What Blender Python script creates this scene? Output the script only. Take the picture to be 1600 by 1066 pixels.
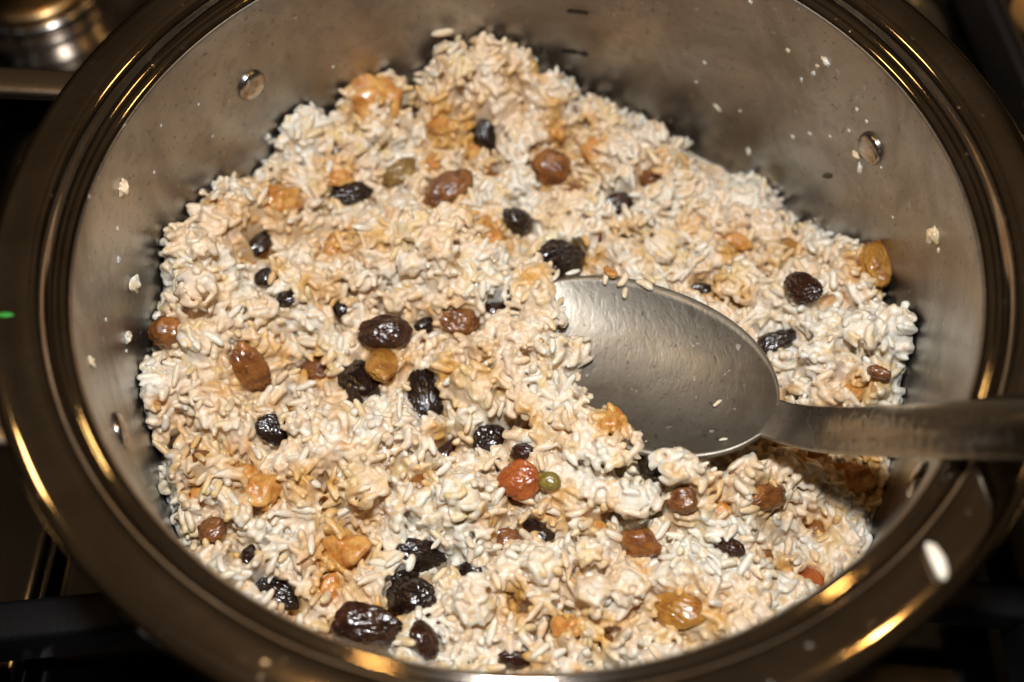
import bpy, bmesh, math, random
import numpy as np
from mathutils import Vector, Matrix, noise

for o in list(bpy.data.objects):
    bpy.data.objects.remove(o)
scn = bpy.context.scene
col = scn.collection
K = 0.001                                   # tables are in millimetres

# ------------------------------------------------------------------ camera
cam = bpy.data.cameras.new('camera')
cam_o = bpy.data.objects.new('camera', cam)
col.objects.link(cam_o)
fw = Vector((-0.01115192, 0.52478878, -0.85115943))
rt = Vector((0.99989526, 0.01370597, -0.00465015))
up = Vector((-0.00922562, 0.85112213, 0.52488665))
m = Matrix((rt, up, -fw)).transposed().to_4x4()
m.translation = Vector((0.0, -0.18603953, 0.33247043))
cam_o.matrix_world = m
cam.sensor_width = 36.0
cam.lens = 40.5
cam.clip_start = 0.01
cam.clip_end = 50.0
cam.dof.use_dof = True
cam.dof.focus_distance = 0.338
cam.dof.aperture_fstop = 5.2
cam.dof.aperture_blades = 7
scn.camera = cam_o

# ------------------------------------------------------------------ world: a dim, warm kitchen
w = bpy.data.worlds.new('World')
scn.world = w
w.use_nodes = True
nt = w.node_tree
bg = nt.nodes['Background']
tc = nt.nodes.new('ShaderNodeTexCoord')
sx = nt.nodes.new('ShaderNodeSeparateXYZ')
cr = nt.nodes.new('ShaderNodeValToRGB')
nt.links.new(tc.outputs['Generated'], sx.inputs[0])
nt.links.new(sx.outputs['Z'], cr.inputs[0])
cr.color_ramp.elements[0].position = 0.0
cr.color_ramp.elements[0].color = (0.010, 0.006, 0.003, 1)
cr.color_ramp.elements[1].position = 1.0
cr.color_ramp.elements[1].color = (0.062, 0.042, 0.024, 1)
nz_w = nt.nodes.new('ShaderNodeTexNoise')
nz_w.inputs['Scale'].default_value = 2.2
nz_w.inputs['Detail'].default_value = 2.0
nt.links.new(tc.outputs['Generated'], nz_w.inputs['Vector'])
mr_w = nt.nodes.new('ShaderNodeMapRange')
for k_w, v_w in ((1, 0.3), (2, 0.7), (3, 0.45), (4, 1.75)): mr_w.inputs[k_w].default_value = v_w
nt.links.new(nz_w.outputs[0], mr_w.inputs[0])
mx_w = nt.nodes.new('ShaderNodeVectorMath'); mx_w.operation = 'SCALE'
nt.links.new(cr.outputs[0], mx_w.inputs[0]); nt.links.new(mr_w.outputs[0], mx_w.inputs['Scale'])
nt.links.new(mx_w.outputs[0], bg.inputs[0])
bg.inputs[1].default_value = 1.0

# ------------------------------------------------------------------ lamps
def area(name, loc, target, sx_, sy_, power, colr, shape='RECTANGLE'):
    l = bpy.data.lights.new(name, 'AREA')
    l.shape = shape
    l.size = sx_
    l.size_y = sy_
    l.energy = power
    l.color = colr
    o = bpy.data.objects.new(name, l)
    col.objects.link(o)
    o.location = loc
    d = Vector(target) - Vector(loc)
    o.rotation_euler = d.to_track_quat('-Z', 'Y').to_euler()
    return o
# the camera's own pop-up flash, above the lens
fl = m.translation + up * 0.135 - fw * 0.09 + rt * -0.004
area('camera_flash', fl, (0.0, -0.01, 0.03), 0.045, 0.022, 2.55, (0.965, 0.985, 1.0))
# two warm cooker-hood lamps
area('hood_lamp', (-0.13, 0.055, 0.80), (-0.10, 0.02, 0.0), 0.028, 0.028, 0.42, (1.0, 0.55, 0.16))
area('hood_lamp', (0.36, 0.02, 0.80), (0.12, 0.02, 0.0), 0.028, 0.028, 0.42, (1.0, 0.55, 0.16))

# warm ceiling lamps of the kitchen, to both sides
area('ceiling_lamp', (-1.25, 0.35, 1.45), (0, 0, 0), 0.24, 0.10, 1.9, (1.0, 0.62, 0.22))
area('ceiling_lamp', (1.25, 0.55, 1.45), (0, 0, 0), 0.24, 0.10, 1.9, (1.0, 0.62, 0.22))

vs = scn.view_settings
vs.view_transform = 'Standard'
vs.look = 'None'
vs.exposure = 0.0
vs.gamma = 1.0
vs.use_curve_mapping = False
scn.cycles.max_bounces = 8
scn.cycles.diffuse_bounces = 4
scn.cycles.glossy_bounces = 5
scn.cycles.transmission_bounces = 4
scn.cycles.sample_clamp_indirect = 4.0
scn.cycles.caustics_reflective = False
scn.cycles.caustics_refractive = False
scn.cycles.use_denoising = True

# ------------------------------------------------------------------ baked tables (mm)
# <BAKED>
CLUMPS = [(-13.4, 109.0, 15, 36), (-27.0, 107.3, 13, 36), (-2.0, 109.5, 11, 34), (-27.8, 97.5, 12, 35), (10.6, 105.7, 11, 30), (-52.8, 99.8, 13, 34), (44.1, 83.7, 20, 28), (31.1, 93.4, 14, 27), (60.1, 81.5, 13, 24), (-78.6, 83.4, 10, 32), (-99.9, 49.3, 14, 34), (-104.5, 28.8, 13, 37), (-96.3, 6.2, 17, 40), (-85.9, 51.8, 10, 31), (-73.8, 25.0, 13, 34), (-106.9, -14.7, 13, 31), (-90.6, -22.3, 10, 29), (-84.3, 8.0, 9, 32), (-25.1, 36.2, 20, 35), (-55.1, 43.3, 11, 32), (-58.1, 24.9, 12, 29), (-42.7, 49.9, 9, 34), (38.4, 51.5, 14, 26), (11.6, -6.9, 15, 39), (3.9, 6.4, 10, 36), (-48.3, -35.1, 18, 34), (-68.4, -45.8, 12, 30), (-88.5, -48.0, 13, 30), (-97.3, -39.9, 9, 30), (-15.7, -4.7, 13, 31), (7.8, -31.4, 17, 32), (-21.6, -54.8, 18, 29), (11.3, -64.1, 20, 29), (49.6, -48.5, 11, 41), (38.8, -40.7, 8, 37), (78.7, -44.8, 14, 36), (64.5, -47.3, 10, 43), (30.6, -36.2, 9, 38), (22.4, -31.0, 10, 39), (14.2, -26.5, 9, 39), (5.8, 14.6, 8, 38), (-0.0, -4.2, 9, 38), (96.2, 15.8, 14, 34), (85.9, 26.9, 11, 32), (98.6, -6.4, 14, 36), (90.4, -14.3, 12, 34), (114.4, 4.1, 9, 34), (83.8, 64.9, 9, 20), (106.8, 37.5, 10, 28), (-74.9, -67.4, 18, 30), (-61.3, -61.1, 11, 29), (46.9, -66.4, 15, 31), (64.8, -66.2, 15, 31), (91.9, -53.5, 13, 29), (79.1, -69.0, 12, 29), (-35.4, -72.6, 10, 25), (-45.2, -82.7, 9, 27), (5.9, -83.8, 17, 27), (25.3, -78.9, 12, 29), (-9.9, -82.2, 10, 27), (56.9, -78.5, 12, 29), (-65.0, -24.7, 9, 30), (-33.4, -39.2, 10, 30), (-7.6, -17.5, 9, 30), (62.7, 58.0, 10, 25), (-10.5, 24.0, 10, 31), (-33.0, 22.0, 9, 30), (-56.7, -73.6, 10, 27), (-23.6, -91.3, 12, 27), (32.0, -88.9, 12, 27)]
VIS = [(9.5, 19.1), (21.8, 22.3), (37.4, 19.6), (53.8, 6.0), (64.5, -9.2), (70.7, -21.4), (77.6, -24.5), (76.4, -37.9), (69.0, -38.0), (59.9, -39.2), (48.6, -40.0), (35.6, -31.8), (24.0, -20.3), (16.1, -15.8), (20.1, 1.4), (14.5, 11.3)]
WALL_BITS = [(104.5, 48.9, 8.0, 2.8, 0.0), (102.0, 44.3, 4.0, 2.0, 70.0), (168.8, 75.4, 5.0, 4.5, 80.0), (176.1, 48.5, 5.0, 4.5, 10.0), (-176.2, 44.1, 3.5, 3.2, 0.0), (-162.7, 75.5, 3.0, 3.0, 0.0), (176.5, 62.1, 2.6, 2.4, 0.0), (173.5, 68.5, 2.2, 1.6, 60.0), (-173.4, 62.0, 2.0, 1.5, 80.0), (-174.2, 42.6, 1.8, 1.4, 0.0), (6.8, 67.7, 5.0, 4.6, 80.0), (4.8, 66.3, 2.4, 1.8, 90.0), (45.7, 70.3, 2.4, 2.0, 0.0), (39.0, 75.9, 3.8, 1.8, -20.0), (40.2, 72.0, 2.0, 1.8, 0.0), (40.4, 68.4, 2.6, 2.0, 60.0), (42.1, 62.9, 2.6, 1.4, -70.0), (31.1, 68.9, 2.0, 1.8, 0.0), (28.7, 68.4, 2.0, 1.6, 0.0), (31.1, 59.2, 2.0, 1.6, 0.0), (37.8, 45.2, 2.2, 1.8, 10.0), (40.7, 38.4, 2.2, 2.0, 40.0), (34.1, 50.8, 1.8, 1.6, 0.0), (26.7, 50.8, 4.5, 1.8, -70.0), (47.9, 18.7, 3.2, 1.6, -60.0), (59.2, 47.9, 2.6, 1.4, -40.0), (55.4, 30.5, 3.4, 1.2, -30.0), (53.7, 80.4, 2.0, 1.5, 0.0), (28.1, 54.2, 3.4, 2.6, 20.0), (138.6, 35.0, 3.2, 2.2, 60.0), (138.1, 32.1, 3.0, 2.0, 0.0), (149.0, 69.3, 1.6, 1.0, 60.0), (156.9, 75.6, 1.4, 1.0, 60.0), (124.0, 48.4, 1.6, 1.2, 60.0), (161.5, 64.8, 1.6, 1.2, 60.0), (148.4, 53.6, 1.4, 1.0, 20.0), (60.1, 37.9, 2.0, 1.2, 10.0), (51.3, 34.4, 1.6, 1.2, 0.0), (22.9, 59.5, 1.6, 1.2, 0.0), (16.8, 50.1, 1.4, 1.2, 0.0), (31.5, 13.1, 1.6, 1.4, 0.0)]
FRUIT = [
    ('dark', -15.1, 91.8, 20.3, 5.7, 4.1, -65, 0.0, 'blackish raisin tucked beside orange apricot under the tallest rice clump'),
    ('dark', -61.0, 66.2, 19.9, 6.9, 4.4, 20, 0.2, 'black wrinkled raisin next to the red-orange apricot piece'),
    ('dark', -2.6, 55.3, 18.6, 5.5, 4.8, 1, 0.2, 'black raisin beside the long orange apricot slice'),
    ('dark', 11.5, 38.7, 19.1, 8.5, 6.4, 13, 0.2, "large black wrinkled raisin just past the spoon bowl's tip"),
    ('plum', 31.7, 67.9, 10.1, 6.3, 4.8, 19, 0.2, 'smooth dark brown raisin near two thin reddish skin strips'),
    ('plum', -44.6, 7.7, 22.1, 7.3, 5.3, 1, 0.4, 'glossy dark oval raisin, topmost of the central cluster of dark raisins'),
    ('dark', -51.7, -9.0, 15.6, 8.9, 6.5, -68, 0.3, 'large black raisin touching the round amber raisin on its side'),
    ('dark', -31.4, -11.5, 9.2, 9.0, 5.3, -80, 0.4, 'long upright black raisin beside the round amber raisin'),
    ('dark', -10.0, -25.8, 12.5, 5.5, 4.8, -21, 0.1, 'black wrinkled raisin above the round red-orange raisin'),
    ('plum', -0.7, -37.0, 29.7, 3.4, 2.4, 1, -0.1, 'small maroon raisin squeezed against a black wrinkled raisin'),
    ('dark', -76.0, -25.9, 21.9, 5.4, 4.1, -21, -0.3, 'black raisin sunk in a hollow beside bright white rice'),
    ('dark', -30.0, -64.7, 15.9, 6.9, 4.6, -5, 0.4, 'glossy black raisin with fine ridges resting just behind a rounder one'),
    ('dark', -31.1, -78.7, 19.3, 7.2, 5.9, 1, 0.4, 'plump round black raisin with bright glints in the row by the rim'),
    ('plum', -42.0, -89.1, 27.4, 8.5, 5.4, -9, 0.4, "big brown-black wrinkled raisin lying beside the pot's dark inner rim"),
    ('plum', -26.4, -92.4, 27.5, 4.3, 3.9, -58, 0.2, 'small dark brown raisin pressed between the big wrinkled raisin and the rim'),
    ('dark', 37.5, -40.7, 31.7, 4.6, 5.0, -65, 0.1, 'deeply wrinkled black raisin at the edge of the spoon bowl'),
    ('plum', 86.5, 18.2, 33.7, 6.4, 4.6, -60, 0.3, 'glossy ridged dark brown raisin near the golden raisin at the wall'),
    ('dark', 78.8, 7.8, 18.0, 7.6, 3.9, 14, 0.2, 'long black raisin against the spoon where bowl meets handle'),
    ('dark', -69.4, -76.7, 11.0, 6.8, 3.7, -19, -0.2, 'black raisin half buried under white rice beside the rim'),
    ('dark', -15.0, -68.7, 17.1, 3.1, 2.6, 1, -0.4, 'black raisin almost hidden under rice beside the glossy ridged one'),
    ('dark', -33.3, -72.1, 19.7, 3.6, 2.5, 11, 0.0, 'small black raisin squeezed between two glossy black raisins'),
    ('dark', -84.1, 25.2, 28.9, 3.5, 3.1, 1, -0.6, 'black raisin deep in a hole between pale clumps'),
    ('dark', -75.6, 16.1, 30.4, 3.2, 2.6, 1, -0.6, 'tiny visible end of a black raisin in a crevice'),
    ('plum', -1.8, -96.2, 23.8, 4.3, 2.6, 1, 0.0, "maroon raisin at the pot's rim under rice grains"),
    ('plum', 58.0, -64.3, 27.0, 3.8, 2.3, -21, -0.5, 'dark brown raisin sunk in a shaded hollow between pale clumps'),
    ('amber', -109.9, 0.2, 35.2, 4.5, 5.5, 82, -0.2, 'dark amber raisin wedged between rice clump and pot wall'),
    ('brown', -26.9, 66.4, 22.5, 8.4, 5.3, 32, 0.1, 'brown wrinkled raisin behind the big central rice clump'),
    ('olive', -44.7, 74.6, 21.8, 5.8, 4.2, 26, -0.1, 'olive golden raisin half covered by rice behind the brown wrinkled one'),
    ('amber', 8.9, 78.4, 19.9, 5.4, 6.5, 74, 0.1, 'amber raisin with rice stuck on it, under the far clump'),
    ('brown', -20.7, 13.8, 19.8, 5.4, 4.1, 1, 0.1, 'brown dimpled raisin lying between the clump beside the spoon and the central clump'),
    ('plum', -9.5, 18.7, 18.5, 3.1, 4.4, 83, -0.3, 'dark red raisin end showing beside the dimpled brown raisin'),
    ('amber', -85.6, -5.4, 22.8, 7.2, 4.8, -53, 0.3, 'amber raisin with pointed end near the left rice edge'),
    ('brown', -68.2, -0.8, 12.5, 5.1, 3.9, 1, 0.0, 'brown translucent raisin with a rice grain lying on it'),
    ('gold', -45.1, -2.6, 18.0, 6.9, 4.7, -77, 0.6, 'round shiny amber raisin among the central black raisins'),
    ('red', -1.3, -44.7, 24.3, 5.6, 5.2, 1, 0.5, 'round smooth red-orange raisin beside a green one'),
    ('green', 7.2, -46.0, 28.2, 3.3, 2.6, 1, 0.2, 'small olive green raisin beside the round red-orange one'),
    ('gold', 111.4, 28.7, 31.1, 7.6, 5.3, 75, 0.5, 'plump golden raisin standing against the pot wall'),
    ('gold', 88.4, 46.8, 14.9, 4.6, 3.9, 34, 0.0, 'golden raisin half buried near the glossy ridged dark one'),
    ('amber', 69.9, -50.1, 28.3, 6.8, 3.5, 13, 0.1, 'smooth amber raisin lying in rice under the spoon handle'),
    ('amber', 33.0, -63.6, 25.5, 3.4, 5.6, 78, 0.0, 'amber raisin half wrapped by a pale rice clump'),
    ('brown', 45.1, -53.1, 33.0, 4.0, 3.6, 1, -0.3, 'brown raisin in a hollow beneath the wrinkled black raisin by the spoon'),
    ('gold', 42.9, -82.4, 23.6, 6.9, 4.6, -10, 0.2, 'golden brown raisin with one white grain lying across it'),
    ('red', 84.4, -67.4, 9.0, 4.7, 3.6, 11, 0.2, 'red-orange raisin next to the rim below the spoon handle'),
    ('brown', -89.6, -59.5, 21.3, 3.9, 3.9, 1, 0.0, 'dark amber raisin beside the inner rim and left rice edge'),
    ('brown', 106.2, -11.4, 34.1, 1.7, 3.4, 73, -0.2, 'dark brown raisin sliver in a gap near the pot wall'),
    ('apricot', -77.3, -47.2, 23.2, 5.8, 5.6, -30, 0.2, 'browned orange apricot chunk beside bright white rice'),
    ('apricot', -51.2, -64.3, 24.6, 5.8, 9.1, 76, -0.1, 'large soft orange apricot smear in rice near the rim'),
    ('apricot', -54.5, 98.0, 35.1, 9.4, 8.1, -25, 0.3, 'big orange apricot chunk at the far edge of the rice'),
    ('apricot', -81.6, 54.8, 32.8, 6.2, 5.7, 27, 0.1, 'glossy orange apricot chunk near the far left edge'),
    ('apricot', -29.8, 89.8, 29.6, 6.3, 2.9, -13, 0.0, 'red-orange apricot strip under the tallest rice clump'),
    ('apricot', -18.5, 88.6, 17.7, 5.3, 3.0, 7, 0.1, "yellow-orange apricot strip lying under a black raisin's end"),
    ('apricot', -11.1, 48.1, 19.8, 8.0, 4.1, -68, 0.1, 'long orange apricot slice along the central clump'),
    ('apricot', -63.1, 37.4, 28.1, 6.1, 3.4, 83, 0.1, 'amber apricot sliver beside the left central clump'),
    ('apricot', -65.4, 69.2, 25.5, 5.5, 3.3, 20, 0.0, 'red-orange apricot piece behind the black wrinkled raisin'),
    ('apricot', 26.2, -30.0, 36.1, 4.3, 3.3, 70, 0.2, "yellow-orange apricot piece at the spoon bowl's edge"),
    ('apricot', 12.1, -86.9, 23.8, 3.7, 4.0, 60, 0.0, 'pale amber apricot piece near the rim in the middle'),
    ('apricot', 10.8, 94.8, 18.2, 2.8, 3.5, 66, 0.0, 'tiny orange apricot bit in the far rice'),
    ('apricot', 72.0, 48.0, 19.2, 2.4, 4.3, 73, 0.0, 'thin red-orange apricot shred past the spoon'),
    ('apricot', 103.5, -33.3, 9.8, 6.9, 5.9, -22, -0.1, 'amber lump coloured as shaded rice under the spoon handle'),  # amber colour stands in for rice lying in warm-lit shade here
    ('apricot', 88.4, -25.9, 15.7, 5.9, 3.5, -11, -0.2, "dark amber lump coloured as rice in the spoon handle's shadow"),  # the handle's shade on the rice, put into this lump's colour
    ('strip', 18.3, 56.6, 16.8, 4.8, 1.1, 41, 0.4, 'thin dark red skin strip lying slantwise on rice'),
    ('strip', 25.7, 48.0, 17.6, 5.0, 1.1, 80, 0.4, 'thin upright dark red skin strip beside the black raisin'),
    ('strip', 27.5, -36.0, 28.3, 4.1, 1.1, 61, 0.3, 'dark red skin strip beside the wrinkled raisin at the spoon'),
    ('strip', 29.5, -45.1, 21.2, 3.2, 0.9, 32, 0.2, 'small red-brown skin strip between pale grains near the green raisin'),
    ('almond', 8.8, 48.0, 17.9, 4.3, 2.4, 56, 0.7, 'cream almond sliver on top of the large black raisin'),
    ('almond', 19.6, 13.1, 13.1, 2.9, 3.6, 24, 0.9, 'white almond crumb hanging over the spoon bowl'),
    ('almond', 20.7, -16.6, 21.9, 6.9, 2.2, -16, 0.5, "pale yellow almond sliver along the spoon bowl's edge"),
    ('almond', 41.5, -29.7, 22.3, 2.5, 2.5, 1, 0.8, 'white almond crumb over the wrinkled black raisin'),
    ('almond', 114.3, -28.0, 12.6, 5.5, 2.2, -17, 0.5, 'cream almond sliver under the far end of the spoon handle'),
]
# </BAKED>

# ------------------------------------------------------------------ helpers
def obj(name, me, mat=None, parent=None, smooth=True):
    o = bpy.data.objects.new(name, me)
    col.objects.link(o)
    if mat and not me.materials:
        me.materials.append(mat)
    if smooth and len(me.polygons):
        me.polygons.foreach_set('use_smooth', [True] * len(me.polygons))
    if parent:
        o.parent = parent
    return o

def tag(o, label=None, cat=None, group=None, kind=None):
    if label: o['label'] = label
    if cat: o['category'] = cat
    if group: o['group'] = group
    if kind: o['kind'] = kind
    return o

def empty(name, loc=(0, 0, 0)):
    o = bpy.data.objects.new(name, None)
    o.empty_display_size = 0.01
    col.objects.link(o)
    o.location = loc
    return o

def mesh(name, v, f, uv=None):
    me = bpy.data.meshes.new(name)
    me.from_pydata([tuple(p) for p in v], [], f)
    if uv is not None:
        l = me.uv_layers.new(name='UVMap')
        for li in range(len(me.loops)):
            l.data[li].uv = uv[me.loops[li].vertex_index]
    me.update()
    return me

def lathe(name, prof, n=192, closed=False, cx=0.0, cy=0.0):
    """prof: (r, z) in mm; uv in metres (arc length, profile length)"""
    v, uv = [], []
    L = 0.0
    np_ = len(prof)
    for j, (r, z) in enumerate(prof):
        if j: L += math.dist(prof[j], prof[j - 1])
        for i in range(n + 1):
            a = 2 * math.pi * i / n - math.pi / 2
            v.append(((cx + r * math.cos(a)) * K, (cy + r * math.sin(a)) * K, z * K))
            uv.append((a * 0.118, L * K))
    f = []
    for j in range(np_ - 1):
        for i in range(n):
            a = j * (n + 1) + i
            f.append((a, a + 1, a + n + 2, a + n + 1))
    me = mesh(name, v, f, uv)
    bm = bmesh.new(); bm.from_mesh(me)
    bmesh.ops.remove_doubles(bm, verts=bm.verts, dist=1e-6)
    bmesh.ops.recalc_face_normals(bm, faces=bm.faces)
    bm.to_mesh(me); bm.free()
    return me

def box_bm(bm, lo, hi, bevel=0.0, seg=2):
    r = bmesh.ops.create_cube(bm, size=1.0)
    vv = r['verts']
    for v in vv:
        v.co = Vector([lo[k] + (v.co[k] + 0.5) * (hi[k] - lo[k]) for k in range(3)])
    if bevel:
        es = list({e for v in vv for e in v.link_edges})
        bmesh.ops.bevel(bm, geom=es, offset=bevel, segments=seg, affect='EDGES', profile=0.5)

def box(name, lo, hi, mat, parent=None, bevel=1.0, seg=3):
    bm = bmesh.new()
    box_bm(bm, [c * K for c in lo], [c * K for c in hi], bevel * K, seg)
    me = bpy.data.meshes.new(name); bm.to_mesh(me); bm.free()
    return obj(name, me, mat, parent)

# ------------------------------------------------------------------ materials
def new_mat(name):
    mt = bpy.data.materials.new(name)
    mt.use_nodes = True
    n = mt.node_tree
    return mt, n, n.nodes['Principled BSDF'], n.links.new

def N(n, t, **kw):
    x = n.nodes.new(t)
    for k, v in kw.items():
        if k in x.inputs: x.inputs[k].default_value = v
        else: setattr(x, k, v)
    return x

def ramp(n, src, stops):
    r = n.nodes.new('ShaderNodeValToRGB')
    e = r.color_ramp.elements
    while len(e) < len(stops): e.new(0.5)
    for k, (p, c) in enumerate(stops):
        e[k].position = p
        e[k].color = (c, c, c, 1) if isinstance(c, (int, float)) else (*c, 1)
    n.links.new(src, r.inputs[0])
    return r.outputs[0]

def coords(n, scale=(1, 1, 1), kind='Object', loc=(0, 0, 0)):
    t = n.nodes.new('ShaderNodeTexCoord')
    mp = n.nodes.new('ShaderNodeMapping')
    mp.inputs['Scale'].default_value = scale
    mp.inputs['Location'].default_value = loc
    n.links.new(t.outputs[kind], mp.inputs[0])
    return mp.outputs[0]

def noise_t(n, vec, scale, detail=2.0, rough=0.5, dist=0.0):
    x = N(n, 'ShaderNodeTexNoise', Scale=scale, Detail=detail, Roughness=rough, Distortion=dist)
    n.links.new(vec, x.inputs['Vector'])
    return x

def mixc(n, fac, a, b, blend='MIX'):
    x = n.nodes.new('ShaderNodeMix')
    x.data_type = 'RGBA'
    x.blend_type = blend
    for s, val in ((x.inputs[0], fac), (x.inputs[6], a), (x.inputs[7], b)):
        if isinstance(val, bpy.types.NodeSocket): n.links.new(val, s)
        elif isinstance(val, (int, float)): s.default_value = val
        else: s.default_value = (*val, 1)
    return x.outputs[2]

def math_n(n, op, a, b=0.0, c=None):
    x = n.nodes.new('ShaderNodeMath'); x.operation = op
    for s, val in zip(x.inputs, (a, b, c)):
        if val is None: continue
        if isinstance(val, bpy.types.NodeSocket): n.links.new(val, s)
        else: s.default_value = val
    return x.outputs[0]

def bump(n, h, strength, dist, prev=None):
    b = N(n, 'ShaderNodeBump', Strength=strength, Distance=dist)
    n.links.new(h, b.inputs['Height'])
    if prev: n.links.new(prev, b.inputs['Normal'])
    return b.outputs[0]

def steel(name, base=(0.50, 0.455, 0.41), rough=0.3, brushed=0.0, uv=True, stains=0.25, specks=0.0, droplets=0.0):
    mt, n, p, L = new_mat(name)
    kind = 'UV' if uv else 'Object'
    p.inputs['Metallic'].default_value = 1.0
    ob = coords(n, (1, 1, 1), 'Object')
    st = noise_t(n, ob, 28, 4, 0.6, 0.6)
    md = noise_t(n, ob, 130, 4, 0.65, 0.8)
    fine = noise_t(n, ob, 520, 3, 0.6)
    dark = tuple(x * (1 - stains) * q for x, q in zip(base, (1.05, 0.97, 0.86)))
    c = mixc(n, ramp(n, st.outputs[0], [(0.35, 0.0), (0.7, 1.0)]), base, dark)
    c = mixc(n, ramp(n, md.outputs[0], [(0.52, 0.0), (0.66, stains)]), c, tuple(x * 0.6 for x in base))
    c = mixc(n, ramp(n, fine.outputs[0], [(0.62, 0.0), (0.70, min(1, stains * 1.6))]), c, tuple(x * 0.4 for x in base))
    rr = math_n(n, 'MULTIPLY_ADD', st.outputs[0], rough * 0.6, rough * 0.5)
    rr = math_n(n, 'MULTIPLY_ADD', md.outputs[0], rough * 0.5, rr)
    if specks:
        sp = noise_t(n, ob, 310, 2, 0.5)
        fac = ramp(n, sp.outputs[0], [(0.70, 0.0), (0.75, specks)])
        c = mixc(n, fac, c, (0.75, 0.72, 0.66))
        rr = math_n(n, 'MULTIPLY_ADD', fac, 0.5, rr)
    L(c, p.inputs['Base Color'])
    L(rr, p.inputs['Roughness'])
    nb = None
    if brushed:
        br = noise_t(n, coords(n, (4, 800, 1) if uv else (8, 1200, 1200), kind), 1.0, 5, 0.7)
        nb = bump(n, br.outputs[0], brushed, 0.00010)
        wv = noise_t(n, ob, 45, 2, 0.5)
        nb = bump(n, wv.outputs[0], 0.08, 0.0006, nb)
        nb = bump(n, fine.outputs[0], 0.35, 0.00012, nb)
    if droplets:
        dr = noise_t(n, coords(n, (1, 0.45, 1), 'Object'), 430, 2, 0.6, 0.4)
        nb = bump(n, ramp(n, dr.outputs[0], [(0.45, 0.0), (0.72, 1.0)]), droplets, 0.0004, nb)
    if nb: L(nb, p.inputs['Normal'])
    return mt

M = {}
M['wall'] = steel('brushed_steel_wall', (0.46, 0.45, 0.435), 0.34, 0.9, True, 0.5, 0.5)
M['rim'] = steel('polished_steel_rim', (0.52, 0.46, 0.40), 0.07, 0.0, True, 0.35, 0.35)
M['rivet'] = steel('rivet_steel', (0.55, 0.51, 0.47), 0.20, 0.0, True, 0.3)
M['handle'] = steel('handle_steel', (0.52, 0.44, 0.34), 0.25, 0.3, False, 0.3)
M['spoon'] = steel('spoon_steel', (0.47, 0.44, 0.385), 0.45, 0.0, False, 0.55, 0.4, 0.13)
M['spoon_handle'] = steel('spoon_handle_steel', (0.52, 0.475, 0.42), 0.22, 0.0, False, 0.30, 0.2, 0.05)
M['hob'] = steel('hob_steel', (0.16, 0.155, 0.16), 0.12, 0.0, False, 0.4)
M['dish'] = steel('burner_dish_steel', (0.45, 0.42, 0.40), 0.18, 0.0, False, 0.3)
M['brass'] = steel('burner_brass', (0.50, 0.33, 0.16), 0.28, 0.0, False, 0.4)

# the spoon is scoured dull in the bowl and smoother along the handle
_n = M['spoon'].node_tree
_p = _n.nodes['Principled BSDF']
_sx = N(_n, 'ShaderNodeSeparateXYZ'); _n.links.new(coords(_n), _sx.inputs[0])
_mr = N(_n, 'ShaderNodeMapRange'); _n.links.new(_sx.outputs['X'], _mr.inputs[0])
for _k, _v in ((1, 0.066), (2, 0.084), (3, 1.0), (4, 0.42)): _mr.inputs[_k].default_value = _v
_old = _p.inputs['Roughness'].links[0].from_socket
_n.links.new(math_n(_n, 'MULTIPLY', _old, _mr.outputs[0]), _p.inputs['Roughness'])

def simple(name, colr, rough, spec=0.5, metal=0.0, bmp=None, coat=0.0):
    mt, n, p, L = new_mat(name)
    v = coords(n)
    nz = noise_t(n, v, 90, 4, 0.6)
    L(mixc(n, nz.outputs[0], tuple(x * 0.7 for x in colr), tuple(min(1, x * 1.25) for x in colr)), p.inputs['Base Color'])
    p.inputs['Roughness'].default_value = rough
    p.inputs['Metallic'].default_value = metal
    p.inputs['Specular IOR Level'].default_value = spec
    p.inputs['Coat Weight'].default_value = coat
    if bmp:
        b = noise_t(n, v, bmp[0], 3, 0.6)
        L(bump(n, b.outputs[0], bmp[1], bmp[2]), p.inputs['Normal'])
    return mt
M['iron'] = simple('black_enamel_iron', (0.004, 0.004, 0.005), 0.5, 0.12, bmp=(700, 0.4, 0.0003))
M['mark'] = simple('dark_etched_mark', (0.035, 0.028, 0.024), 0.6, 0.3, 0.4)
M['tray'] = simple('dark_tray_metal', (0.02, 0.017, 0.015), 0.35)
M['roast'] = simple('roasted_food', (0.42, 0.20, 0.06), 0.4, 0.5, bmp=(300, 0.6, 0.001), coat=0.3)
M['herb'] = simple('dark_herb', (0.05, 0.045, 0.02), 0.5)
M['green'] = simple('green_fleck', (0.03, 0.25, 0.03), 0.5)

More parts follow.
